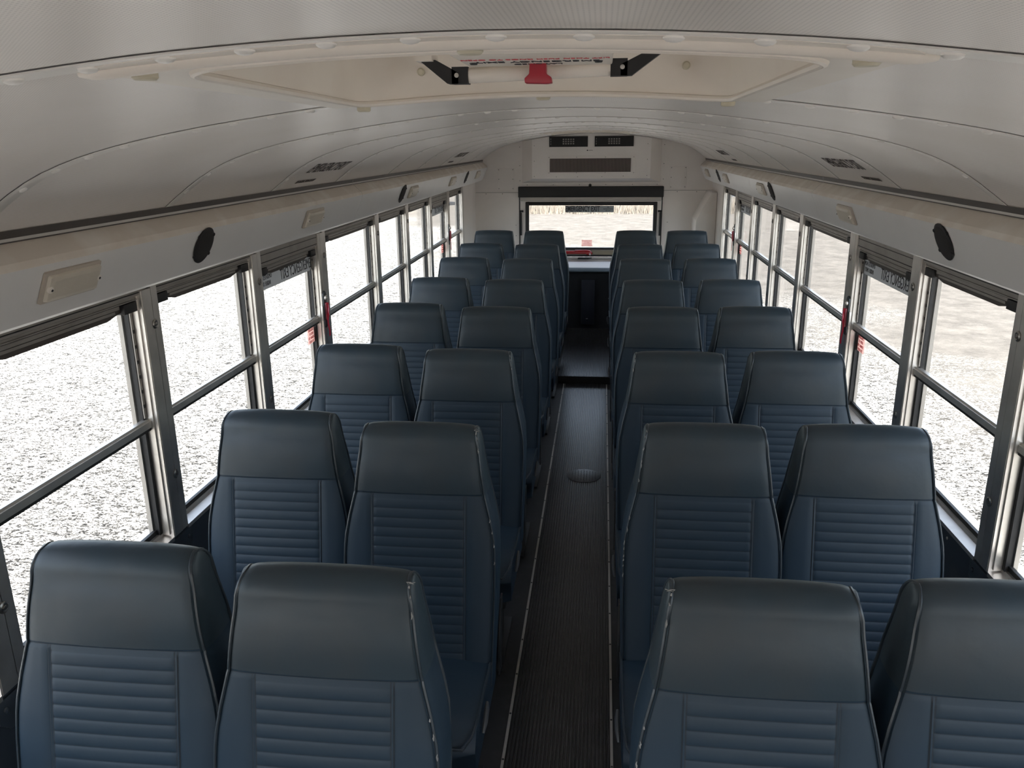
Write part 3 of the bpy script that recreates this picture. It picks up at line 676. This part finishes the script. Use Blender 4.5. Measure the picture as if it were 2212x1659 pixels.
# ---- red release bar
e = empty('release_handle', (0, YR - 0.03, 0.71))
t = MB(); t.tube([(-0.42, 0, 0.002), (-0.045, 0, 0.004)], 0.017, 16); t.build('handle_bar', REDM, e)
t = MB(); t.tube([(-0.16, -0.002, 0.008), (-0.155, -0.002, 0.008), (-0.045, -0.002, 0.009), (-0.036, -0.002, 0.006), (-0.02, -0.002, 0.002), (0.0, -0.002, -0.006), (0.008, -0.002, -0.015)], [0.012, 0.021, 0.021, 0.024, 0.025, 0.019, 0.008], 16); t.build('grip', REDM, e)
t = MB(); t.lathe([(0.010, 0), (0.010, 0.006), (0.005, 0.008)], 12, frame_matrix((-0.008, -0.024, -0.012), (1, 0, 0), (0, 0, 1))); t.build('bolt', ALU, e)
t = MB(); t.tube([(0.006, 0, 0.008), (0.024, 0, 0.006), (0.028, 0, -0.006), (0.018, 0, -0.014), (0.006, 0, -0.008)], 0.003, 8); t.build('hook', OLIVE, e)
t = MB(); t.prism([(-0.13, -0.062), (-0.03, -0.060), (0.01, -0.052), (0.006, -0.046), (-0.12, -0.048)], (-0.02, 0.026), 'y'); t.build('bracket', BLACKM, e, smooth=False)
tag(e, 'glossy dark red release handle lying along the bottom of the rear window', 'handle')
# ---- stickers on the rear window
M = frame_matrix((-0.021, YR + 0.008, 1.123), (1, 0, 0), (0, 0, 1))
e = MB(); e.box(-0.253, 0.211, YR + 0.0085, YR + 0.0095, 1.092, 1.154); o = e.build('exit_sticker', BLUEST, smooth=False)
tag(o, 'blue-grey EMERGENCY EXIT sticker across the top of the rear window glass', 'sticker')
q = MB(); put_text(q, 'EMERGENCY EXIT', 0.074, frame_matrix((-0.088, YR + 0.0080, 1.123), (1, 0, 0), (0, 0, 1)), xs=0.555, bold=0.03); q.build('lettering', INK, o, smooth=False)
q = MB(); put_text(q, 'SEE\nINSTRUCTIONS\nBELOW', 0.0165, frame_matrix((0.155, YR + 0.0080, 1.123), (1, 0, 0), (0, 0, 1)), xs=0.80, bold=0.02); q.build('lettering', INK, o, smooth=False)
e = MB(); e.box(-0.092, 0.008, YR + 0.0085, YR + 0.0092, 0.768, 0.830); o = e.build('instruction_sticker', PINK, smooth=False)
tag(o, 'small pink sticker with red lettering low on the rear window glass', 'sticker')
q = MB(); put_text(q, 'EMERGENCY EXIT\nTO OPEN\nTURN HANDLE\nPUSH OUT WINDOW', 0.0145, frame_matrix((-0.042, YR + 0.0080, 0.798), (1, 0, 0), (0, 0, 1)), xs=0.8); q.build('lettering', REDINK, o, smooth=False)

# ---- engine cover shelf under the rear window
e = empty('engine_cover', (0, 7.72, 0.0))
t = MB(); t.box(-1.10, 1.10, 7.50 - 7.72, 7.965 - 7.72, 0.0, 0.60); t.build('cabinet', CARPET, e, smooth=False)
t = MB(); t.box(-1.10, 1.10, 7.49 - 7.72, 7.965 - 7.72, 0.60, 0.632); t.build('shelf_top', SHELF, e, bevel=0.004)
t = MB(); t.tube([(-1.10, 7.485 - 7.72, 0.612), (1.10, 7.485 - 7.72, 0.612)], 0.021, 12); t.build('front_edge', SHELFB, e)
t = MB(); t.box(-0.075, 0.045, 7.475 - 7.72, 7.50 - 7.72, 0.10, 0.52); t.build('latch_channel', mat('dark_navy_paint', (0.014, 0.016, 0.024), 0.45), e, bevel=0.004)
t = MB(); t.box(-0.03, -0.012, 7.471 - 7.72, 7.475 - 7.72, 0.155, 0.160); t.build('latch', ALU, e, smooth=False)
tag(e, 'black engine cover behind the last row, pale shelf on top', 'engine cover')
# ---- boxed duct in the right rear corner
t = MB()
P = [(0.945, 0.635), (0.945, 1.05), (1.073, 1.297), (1.124, 1.297), (1.124, 0.635)]
t.prism(P, (7.60, YR - 0.001), 'y'); 
tag(t.build('corner_duct', WHITEP, bevel=0.008, seg=2), 'white boxed duct with a sloping top in the right rear corner', 'duct')

# ---- notices printed on the ceiling
def ceil_decal(s, y0, y1, x_hi, x_lo, label, text2w):
    """lettering lies on the curved headliner just above the overhead panel"""
    e = MB()
    right = Vector((0, 1, 0)) if s < 0 else Vector((0, -1, 0))
    xm = (x_hi + x_lo) / 2; sl = slope(s * xm)
    up = Vector((-s * 1.0, 0, -sl * s)).normalized()
    nrm = right.cross(up)
    if nrm.z > 0: pass
    def at(x): return Vector((s * x, 0, zc(s * x)))
    off = nrm * 0.0025 if nrm.z < 0 else -nrm * 0.0025
    c = at(xm); c.y = (y0 + y1) / 2
    L_ = y1 - y0
    put_text(e, 'EMERGENCY EXIT', 0.085, frame_matrix(c + off, right, up), xs=L_ / (0.085 * 8.9))
    c2 = at(x_lo + 0.030); c2.y = (y0 + y0 + L_ * 0.60) / 2 if s < 0 else y0 + L_ * 0.25
    q = MB(); put_text(q, 'SEE INSTRUCTIONS BELOW', 0.026, frame_matrix(c2 + off, right, up), xs=L_ * 0.48 / (0.026 * 14.0))
    o = e.build('exit_notice', mat('stencil_brown', (0.09, 0.075, 0.065), 0.6), smooth=False)
    q.build('small_lettering', mat('stencil_brown', (0.09, 0.075, 0.065), 0.6), o, smooth=False)
    tag(o, label, 'notice', 'emergency exit notices on the ceiling')
ceil_decal(-1, 2.90, 3.36, 0.91, 0.985, 'brown EMERGENCY EXIT lettering on the left ceiling edge, nearer of two', 0)
ceil_decal(-1, 5.95, 6.40, 0.91, 0.985, 'small brown EMERGENCY EXIT lettering on the left ceiling edge, far end', 0)
ceil_decal(1, 2.87, 3.33, 0.91, 0.985, 'brown EMERGENCY EXIT lettering on the right ceiling edge, nearer of two', 0)
ceil_decal(1, 5.92, 6.37, 0.91, 0.985, 'small brown EMERGENCY EXIT lettering on the right ceiling edge, far end', 0)

# ---- stickers, latches and ribbons of the four emergency windows
for s in (-1, 1):
    sd_n = 'left' if s < 0 else 'right'
    for bi, far in ((4, 0), (8, 1)):
        y0 = POSTS[bi] + 0.035; y1 = POSTS[bi + 1] - 0.077; fn = 'far' if far else 'near'
        t = MB(); t.box(s * 1.1505, s * 1.1515, y0 + 0.01, y1 - 0.004, 1.222, 1.285); o = t.build('window_sticker', STICK, smooth=False)
        tag(o, 'grey EMERGENCY EXIT sticker, lettering reversed, on the %s emergency window at %s' % (fn, sd_n), 'sticker', 'stickers on the side emergency windows')
        # it is meant to be read from outside, so from the seats it runs backwards
        right = Vector((0, -1, 0)) if s < 0 else Vector((0, 1, 0)); L_ = y1 - y0
        far_x = y1 - 0.008 if s < 0 else y0 + 0.015
        c = Vector((s * 1.1500, (y1 - 0.19) if s < 0 else (y0 + 0.2), 1.252))
        q = MB(); put_text(q, 'EMERGENCY EXIT', 0.060, frame_matrix(c, right, (0, 0, 1)), xs=0.72 * 1.0); q.build('lettering', INK, o, smooth=False)
        c = Vector((s * 1.1500, (y0 + 0.085) if s < 0 else (y1 - 0.085), 1.254))
        q = MB(); put_text(q, 'OPERATES FROM\nINSIDE ONLY', 0.024, frame_matrix(c, right, (0, 0, 1)), xs=0.72); q.build('lettering', INK, o, smooth=False)
        # latch on the post at the far side of the window
        yl = POSTS[bi + 1] - 0.052
        e = empty('exit_latch', (s * W, yl, 1.04))
        fm = lambda x, y, z: frame_matrix((x, y, z), (0, 1, 0) if s < 0 else (0, -1, 0), (0, 0, 1))
        t = MB(); plate(t, [(0.019, 0.082, 0.016, 0.0), (0.019, 0.082, 0.016, 0.004), (0.016, 0.079, 0.014, 0.006)], M=fm(-s * 0.001, 0, 0)); t.build('latch_plate', mat('grey_latch_plate', (0.09, 0.10, 0.11), 0.4, 0.6), e, angle=0.5)
        t = MB(); t.lathe([(0.013, 0.006), (0.013, 0.012), (0.009, 0.016), (0.006, 0.013), (0.004, 0.018)], 18, fm(-s * 0.001, 0, 0.052)); t.build('pivot', STEEL, e)
        t = MB(); plate(t, [(0.009, 0.040, 0.006, 0.006), (0.009, 0.040, 0.006, 0.013), (0.007, 0.038, 0.005, 0.015)], M=fm(-s * 0.001, -0.002, -0.008)); t.build('latch_lever', mat('dark_red_lever', (0.22, 0.02, 0.04), 0.35), e, angle=0.5)
        t = MB(); pp = []
        rows = []
        for i in range(18):
            u = i / 17; z = 0.030 - 0.150 * u; dy = 0.006 * math.sin(u * 9 + far) ; xo = 0.0165 + 0.001 * math.sin(u * 7)
            wd = 0.0095 if u > 0.45 else 0.0125
            rows.append([(-s * xo, dy - wd, z), (-s * (xo + 0.0012), dy, z), (-s * xo, dy + wd, z)])
        t.grid(rows); rows2 = [[(p[0] + s * 0.0008, p[1], p[2]) for p in r_] for r_ in rows]; t.grid(rows2, flip=True); t.build('red_ribbon', RIBBON, e)
        t = MB(); t.tube([(-s * 0.0195, 0.004 * math.sin(k * 1.1), 0.022 - 0.007 * k) for k in range(8)], 0.0022, 6); t.build('ribbon_curl', mat('pink_ribbon', (0.8, 0.25, 0.35), 0.4), e)
        t = MB(); t.box(-s * -0.004, -s * 0.004, -0.032, -0.024, -0.045, 0.02); t.build('striker', STEEL, e, bevel=0.001)
        tag(e, 'emergency latch with a hanging red ribbon on the %s emergency window at %s' % (fn, sd_n), 'latch', 'emergency window latches')
        t = MB(); t.box(s * 1.1590, s * 1.1598, y1 - 0.10, y1 - 0.014, 0.905, 0.972); o = t.build('instruction_sticker', PINK, smooth=False)
        tag(o, 'small pink instruction sticker below the latch of the %s emergency window at %s' % (fn, sd_n), 'sticker', 'instruction stickers by the latches')
        q = MB(); put_text(q, 'EMERGENCY\nTO OPEN\nLIFT HANDLE\nPUSH OUT', 0.017, frame_matrix((s * 1.1585, y1 - 0.057, 0.938), (0, 1, 0) if s < 0 else (0, -1, 0), (0, 0, 1)), xs=0.72); q.build('lettering', REDINK, o, smooth=False)

# ---- round access plate in the aisle
e = MB(); e.lathe([(0.092, 0), (0.092, 0.0012), (0.088, 0.002)], 40)
for i in range(-5, 6):
    for j in range(-5, 6):
        x, y = i * 0.0155, j * 0.0155
        if x * x + y * y > 0.078 ** 2: continue
        a = PI / 4 if (i + j) % 2 else -PI / 4
        dx_, dy_ = math.cos(a) * 0.006, math.sin(a) * 0.006; nx, ny = -dy_ * 0.3, dx_ * 0.3
        e.add([(x - dx_, y - dy_, 0.002), (x + nx, y + ny, 0.002), (x + dx_, y + dy_, 0.002), (x - nx, y - ny, 0.002), (x, y, 0.0038)], [(0, 1, 4), (1, 2, 4), (2, 3, 4), (3, 0, 4)])
o = e.build('floor_plate', mat('worn_tread_plate', (0.07, 0.072, 0.075), 0.35, 0.5), angle=0.3); o.location = (0.030, 4.09, 0.006)
tag(o, 'round diamond tread access plate set in the ribbed aisle floor', 'floor plate')

# ================================================================== SEATS
def interp(x, pts):
    return float(np.interp(x, [p[0] for p in pts], [p[1] for p in pts]))
WZ = [(0.36, 0.196), (0.55, 0.201), (0.68, 0.203), (0.74, 0.2005), (0.80, 0.189), (0.865, 0.173), (0.92, 0.1655), (0.97, 0.1588), (1.00, 0.1552), (1.012, 0.1525), (1.026, 0.1495), (1.035, 0.145)]
Z_SEAM = 0.862
def yfront(z):
    b = 0.0
    if z > Z_SEAM: b = -0.006 * math.sin(PI * min(1, (z - Z_SEAM) / 0.13))
    return -(1.04 - z) * 0.2 + b
def yrear(z): return interp(z, [(0.36, -0.045), (0.55, 0.028), (0.75, 0.074), (0.88, 0.088), (0.985, 0.072)])
def profile():
    """(y, z, normal y, normal z, groove, region) from the bottom of the front, over the top, to the bottom of the rear"""
    P = []
    zs = [0.36, 0.385, 0.405]
    pitch = 0.0252; z0 = 0.850; rb = []
    for k in range(17, -1, -1):
        base = z0 - pitch * (k + 1)
        for t_, g_ in ((0.0, 0.0), (0.06, 0.35), (0.25, 0.85), (0.5, 1.0), (0.75, 0.85), (0.94, 0.35)): rb.append((base + pitch * t_, g_))
    rb.append((z0, 0.0))
    for z in zs[:2]: P.append((yfront(z), z, 'b', None))
    for z, g_ in rb: P.append((yfront(z), z, 'b', g_))
    P.append((yfront(0.857), 0.857, 'b', None)); P.append((yfront(0.8612), 0.8612, 's', None)); P.append((yfront(0.8628) + 0.0, 0.8628, 's', None))
    for z in (0.867, 0.875, 0.89, 0.91, 0.93, 0.95, 0.97): P.append((yfront(z), z, 'c', None))
    a0 = yfront(0.985); a1 = yrear(0.985); cy = (a0 + a1) / 2; hw = (a1 - a0) / 2
    for k in range(0, 15):
        a = PI - PI * k / 14; P.append((cy + hw * math.cos(a), 0.985 + 0.047 * math.sin(a) ** 0.9 if math.sin(a) > 0 else 0.985, 'c', None))
    for z in (0.96, 0.93, 0.90, 0.87): P.append((yrear(z), z, 'c', None))
    for z in (0.855, 0.80, 0.75, 0.65, 0.55, 0.45, 0.36): P.append((yrear(z), z, 'r', None))
    return P
PROF = profile()
def stations(w, n_in=(0.020, 0.045, 0.070, 0.095, 0.110)):
    inner = [0.0] + list(n_in) + [0.1165, 0.119, 0.1215, 0.1245, 0.127, 0.1295]
    pos = inner + [0.1295 + (w - 0.1295) * k for k in (0.25, 0.5, 0.72, 0.88, 0.96, 1.0)]
    return [-x for x in pos[:0:-1]] + pos
def strip_rows():
    rows = []; n = len(PROF)
    for i, (y, z, reg, g_) in enumerate(PROF):
        a = PROF[max(0, i - 1)]; b = PROF[min(n - 1, i + 1)]
        t_ = Vector((b[0] - a[0], b[1] - a[1])).normalized(); nr = Vector((-t_.y, t_.x))      # outward: for the front (going up) this is -y
        w = interp(z, WZ); row = []
        zz = z
        for x in stations(w):
            u = abs(x) / w
            d = 0.009 * (1 - u ** 2.2) if reg != 'b' and reg != 's' else 0.007 * (1 - u ** 2.2)
            if reg == 'c' and z > 0.97: d = 0.006 * (1 - u ** 3)
            if u > 0.86: d -= (0.0035 if z > 0.97 else 0.006) * ((u - 0.86) / 0.14) ** 2
            ax = abs(x)
            if g_ is not None and ax < 0.1195:
                d += 0.0017 * g_ - 0.0012
                if ax > 0.118: d -= 0.0008
            elif reg == 'b' and 0.1195 <= ax < 0.1285:
                d += -0.0012 if not (0.1230 < ax < 0.1260) else 0.0008
            if reg == 's': d -= 0.0015
            row.append((x, y + nr.x * d, zz + nr.y * d))
        rows.append(row)
    return rows
ROWS_ = strip_rows()
def build_back(root, cx):
    """one padded backrest: body with its fluted panel, head cover over the top, piping down both side seams"""
    NS = len(ROWS_[0])
    body = MB(); cap = MB()
    def sub(i0, i1, mb, mfun):
        n = NS
        for i in range(i0, i1):
            for j in range(n - 1):
                v = [ROWS_[i][j], ROWS_[i][j + 1], ROWS_[i + 1][j + 1], ROWS_[i + 1][j]]
                mb.add(v, [(0, 1, 2, 3)], mfun(i, j))
    regs = [p[2] for p in PROF]
    ic = regs.index('c'); ir = len(regs) - 1 - regs[::-1].index('c') + 1
    def mf(i, j):
        g0, g1 = PROF[i][3], PROF[i + 1][3]; xm = abs((ROWS_[i][j][0] + ROWS_[i][j + 1][0]) / 2)
        if PROF[i][2] == 's' and PROF[i + 1][2] == 's': return 1
        if g0 is not None and g1 is not None and xm < 0.1195 and (g0 == 0.0 or (g1 == 0.0 and False)): return 1
        if PROF[i][2] == 'b' and (0.1185 < xm < 0.1205 or 0.1255 < xm < 0.1275): return 1
        return 0
    sub(0, ic, body, mf); sub(ir - 1, len(PROF) - 1, body, lambda i, j: 0)
    # side panels
    zl = [p[1] for p in PROF[:ic + 1] if p[3] in (None, 0.0)] 
    zl = sorted(set([0.36, 0.42, 0.48, 0.55, 0.62, 0.68, 0.72, 0.76, 0.80, 0.84, Z_SEAM]))
    zt = [Z_SEAM, 0.89, 0.92, 0.95, 0.97, 0.985]
    a0 = yfront(0.985); a1 = yrear(0.985); cy = (a0 + a1) / 2; hw = (a1 - a0) / 2
    for s in (-1, 1):
        def srow(yf_, yr_, z, w):
            return [(s * (w + 0.005 * math.sin(PI * k / 6) - (0.0055 if k in (0, 6) else 0.0)), yf_ + (yr_ - yf_) * k / 6, z) for k in range(7)]
        body.grid([srow(yfront(z), yrear(z), z, interp(z, WZ)) for z in zl], 0)
        tp = [srow(yfront(z), yrear(z), z, interp(z, WZ)) for z in zt]
        for k in range(1, 7):
            a = PI / 2 * k / 7; z = 0.985 + 0.047 * math.sin(a) ** 0.9; h = hw * math.cos(a); tp.append(srow(cy - h, cy + h, z - 0.002, interp(z, WZ)))
        tp.append([(s * 0.132, cy, 1.030)] * 7)
        body.grid(tp, 2)
    body.add([(x, yfront(0.36), 0.36) for x in (-0.19, 0.19)] + [(x, yrear(0.36), 0.36) for x in (0.19, -0.19)], [(0, 1, 2, 3)])
    b = body.build('backrest', [VINYL, SEAM, CAPV], root, angle=0.9); b.location = (cx, 0, 0)
    sub(ic, ir - 1, cap, lambda i, j: 0)
    cap.build('head_cover', [CAPV, SEAM], b, angle=0.9)
    for s in (-1, 1):
        pts = []
        for i, (y, z, reg, g_) in enumerate(PROF):
            if g_ not in (None, 0.0): continue
            w = interp(z, WZ); pts.append((s * (w - 0.0015), ROWS_[i][0][1], ROWS_[i][0][2]))
        t = MB(); t.tube(pts, 0.0034, 6); t.build('piping', PIPE, b)
    return b
def build_seat(s):
    """s=-1: bench left of the aisle (aisle side is +x)"""
    root = empty('double_seat')
    backs = [build_back(root, -0.2025), build_back(root, 0.2025)]
    bm = bmesh.new(); bmesh.ops.create_cube(bm, size=1.0)
    bmesh.ops.scale(bm, vec=(0.810, 0.400, 0.135), verts=bm.verts)
    bmesh.ops.subdivide_edges(bm, edges=bm.edges, cuts=7, use_grid_fill=True)
    for v in bm.verts:
        x, y, z = v.co; u = x / 0.405; t_ = y / 0.200
        if z > 0: v.co.z += 0.012 * (1 - u * u) * (1 - t_ * t_) + 0.008 * (-t_)
        # round the corners and the front roll
        if t_ < -0.5 and z > 0: v.co.z -= 0.045 * ((-t_ - 0.5) / 0.5) ** 3
        if abs(u) > 0.93: v.co.z -= (0.010 if z > 0 else -0.01) * (abs(u) - 0.93) / 0.07
        if t_ < -0.6 and abs(u) > 0.8: v.co.y += 0.03 * ((abs(u) - 0.8) / 0.2) ** 2 * ((-t_ - 0.6) / 0.4)
    me = bpy.data.meshes.new('seat_cushion'); bmesh.ops.recalc_face_normals(bm, faces=bm.faces); bm.to_mesh(me); bm.free()
    me.materials.append(VINYL); me.polygons.foreach_set('use_smooth', [True] * len(me.polygons)); me.set_sharp_from_angle(angle=1.2)
    c = bpy.data.objects.new('seat_cushion', me); COL.objects.link(c); c.parent = root; c.location = (0, -0.305, 0.368)
    pts = []
    for x, y in [(-0.404, 0.195), (-0.404, -0.12), (-0.398, -0.165), (-0.38, -0.19), (0.38, -0.19), (0.398, -0.165), (0.404, -0.12), (0.404, 0.195)]:
        t_ = y / 0.2; z = 0.0675 + 0.008 * (-t_) - (0.045 * ((-t_ - 0.5) / 0.5) ** 3 if t_ < -0.5 else 0) - 0.008
        pts.append((x, y, z))
    t = MB(); t.tube(pts, 0.0035, 6); t.build('piping', PIPE, c)
    # frame, legs, floor foot
    t = MB(); t.box(-0.385, 0.385, -0.47, -0.02, 0.275, 0.302); t.box(-0.40, 0.40, -0.10, -0.055, 0.28, 0.36); t.build('seat_frame', BLACKM, root, bevel=0.004)
    a = -s
    for x in (a * 0.33, -a * 0.20):
        t = MB(); t.prism([(-0.30, 0.012), (-0.24, 0.012), (-0.20, 0.276), (-0.34, 0.276)], (x - 0.018, x + 0.018), 'x'); t.box(x - 0.035, x + 0.035, -0.42, -0.10, 0.0005, 0.012); t.build('leg', BLACKM, root, bevel=0.002)
    t = MB(); t.prism([(-0.06, 0.29), (-0.05, 0.40), (0.0, 0.50), (0.03, 0.50), (-0.005, 0.38), (-0.02, 0.29)], (a * 0.4065, a * 0.411), 'x'); t.build('hinge_plate', BLACKM, root, smooth=False)
    t = MB(); t.tube([(a * 0.413, -0.40, 0.375), (a * 0.416, -0.385, 0.395), (a * 0.417, -0.365, 0.412), (a * 0.416, -0.345, 0.422)], [0.004, 0.007, 0.007, 0.004], 8)  # small dark grey crescent beside the cushion's front corner
    t.build('cushion_crescent', mat('grey_crescent', (0.06, 0.065, 0.07), 0.4), root)
    learn(root)
    return root
ordn = ['nearest the camera', 'second row back', 'third row back', 'fourth row back', 'fifth row back', 'sixth row back', 'last row but one', 'rearmost row']
extra = {(-1, 0): 'frayed aisle corner', (1, 0): 'piping split at the aisle', (-1, 1): 'threads loose at the corner', (1, 1): 'chipped aisle piping', (-1, 2): 'worn aisle corner', (1, 2): 'worn aisle corner'}
seats = {}
for s in (-1, 1):
    proto = build_seat(s)
    for k, y in enumerate(ROWS):
        o = proto if k == 0 else copy_tree(proto)
        o.location = (s * 0.5755, y, 0)
        d = extra.get((s, k), '')
        tag(o, 'slate-blue vinyl double seat %s of the aisle, %s%s' % ('left' if s < 0 else 'right', ordn[k], ', ' + d if d else ''), 'double seat', 'double seats in rows')
        seats[(s, k)] = o
        backs = sorted([c for c in COL.objects if c.parent == o and c.name.startswith('backrest')], key=lambda c: c.location.x)
        if s > 0: backs.reverse()
        window_back, aisle_back = backs                       # the backs recline a little differently
        seats[(s, k)] = aisle_back
        aisle_back.location.y += {(-1, 0): -0.048, (1, 0): -0.032, (-1, 1): -0.023, (1, 1): 0.012, (-1, 3): -0.02}.get((s, k), 0.0)
        if (s, k) == (-1, 0): aisle_back.location.x += 0.008
        if k == 7: window_back.location.z += 0.016; aisle_back.location.z += 0.020
# frayed piping with foam showing, at the aisle corner of the nearest rows
for s in (-1, 1):
    for k in (0, 1, 2):
        root = seats[(s, k)]; a = -s
        rnd = random.Random(k * 7 + s)
        spots_ = [(1.022, 0.0), (1.008, -0.006), (0.980, -0.013)] + ([(0.80, 0), (0.77, 0), (0.735, 0), (0.69, 0)] if k < 2 else [])
        if s > 0 and k == 1: spots_ += [(0.95, 0), (0.90, 0), (0.72, 0), (0.70, 0), (0.675, 0), (0.65, 0), (0.94, 0)]
        for z, _ in spots_:
            t = MB()
            w = interp(z, WZ); yy = yfront(min(z, 0.985)) + (max(0, z - 0.985)) ** 1.2 * 0.9 - 0.001
            h = rnd.uniform(0.003, 0.008); x = a * (w - 0.0005)
            pts = [(x + rnd.uniform(-.001, .001), yy + rnd.uniform(-.0015, .0015) - 0.002, z + h * q) for q in (-1, -0.3, 0.3, 1)]
            t.tube(pts, [0.0006, 0.0018, 0.0013, 0.0005], 6); t.build('frayed_foam', FOAM, root)
        if k == 1 and s < 0 or k == 0:
            for q in range(4):
                t = MB(); z = 1.026; x = a * 0.143; yy = 0.012
                t.tube([(x, yy, z), (x + a * rnd.uniform(0.004, 0.010), yy - 0.004, z + rnd.uniform(-0.002, 0.006)), (x + a * rnd.uniform(0.010, 0.02), yy - 0.006, z + rnd.uniform(-0.004, 0.004))], 0.0006, 5); t.build('loose_thread', FOAM, root)

# ================================================================== OUTSIDE, BEYOND THE YARD
def blades(cx, cy, w, d, n, h, seed):
    rnd = random.Random(seed); mb = MB()
    for i in range(n):
        x = cx + rnd.uniform(-w, w); y = cy + rnd.uniform(-d, d); hh = h * rnd.uniform(0.5, 1.2); a = rnd.uniform(0, PI); l = rnd.uniform(-0.25, 0.25)
        dx_, dy_ = math.cos(a) * 0.03, math.sin(a) * 0.03
        mb.add([(x - dx_, y - dy_, -0.9), (x + dx_, y + dy_, -0.9), (x + l * hh, y + l * hh * 0.4, -0.9 + hh)], [(0, 1, 2)])
    return mb
gr = blades(0.3, 36.0, 5.2, 4.4, 9000, 0.36, 3).build('dry_grass', mat('straw', (0.20, 0.172, 0.142), 0.9, spec=0.1, var=(2, (0.14, 0.127, 0.11), 0.4, 0.7)), smooth=False)
tag(gr, 'strip of pale dry grass along the far edge of the yard', 'grass', kind='stuff')
def bush(x, y, r, h, seed, label):
    rnd = random.Random(seed); e = empty('bush', (x, y, -0.9))
    t = MB()
    for k in range(7):
        a = rnd.uniform(0, 2 * PI); t.tube([(0, 0, 0), (math.cos(a) * r * 0.3, math.sin(a) * r * 0.3, h * 0.4), (math.cos(a) * r * 0.6, math.sin(a) * r * 0.6, h * 0.75)], [0.05, 0.03, 0.012], 6)
    t.build('branch', mat('bark', (0.12, 0.09, 0.06), 0.9), e)
    t = MB()
    for k in range(2600):
        u = rnd.uniform(-1, 1); a = rnd.uniform(0, 2 * PI); q = rnd.uniform(0.55, 1.0) ** 0.5; rr = math.sqrt(1 - u * u) * q
        p = Vector((r * rr * math.cos(a), r * rr * math.sin(a), h * 0.55 + h * 0.45 * u * q)); n_ = Vector((rnd.uniform(-1, 1), rnd.uniform(-1, 1), rnd.uniform(-1, 1))).normalized(); b_ = n_.orthogonal().normalized() * 0.05; c_ = n_.cross(b_).normalized() * 0.09
        t.add([p - b_, p + c_, p + b_, p - c_], [(0, 1, 2, 3)])
    t.build('foliage', mat('olive_leaves', (0.20, 0.24, 0.10), 0.7, var=(3, (0.33, 0.34, 0.18), 0.4, 0.7)), e, smooth=False)
    tag(e, label, 'bush', 'bushes beyond the yard')
bush(-7.4, 36.5, 1.3, 2.4, 1, 'olive green bush seen through the rearmost left window')
bush(-9.8, 37.5, 1.3, 2.0, 2, 'farther left olive bush beside the one in the rearmost left window')
e = empty('storage_shed', (8.2, 43.0, -0.9))
t = MB(); t.box(-3.0, 3.0, -1.2, 1.2, 0, 2.6)
for k in range(30): t.box(-2.97 + k * 0.2, -2.90 + k * 0.2, -1.23, -1.2, 0.05, 2.55)
t.build('wall', mat('blue_grey_siding', (0.10, 0.12, 0.16), 0.6), e, smooth=False)
t = MB(); t.prism([(-3.15, 2.6), (3.15, 2.6), (3.15, 2.68), (-3.15, 2.68)], (-1.35, 1.35), 'y'); t.build('roof', mat('pale_roof', (0.5, 0.5, 0.52), 0.5), e, smooth=False)
tag(e, 'blue-grey shed standing beyond the yard, seen through the rearmost right window', 'shed')

bpy.context.view_layer.update()
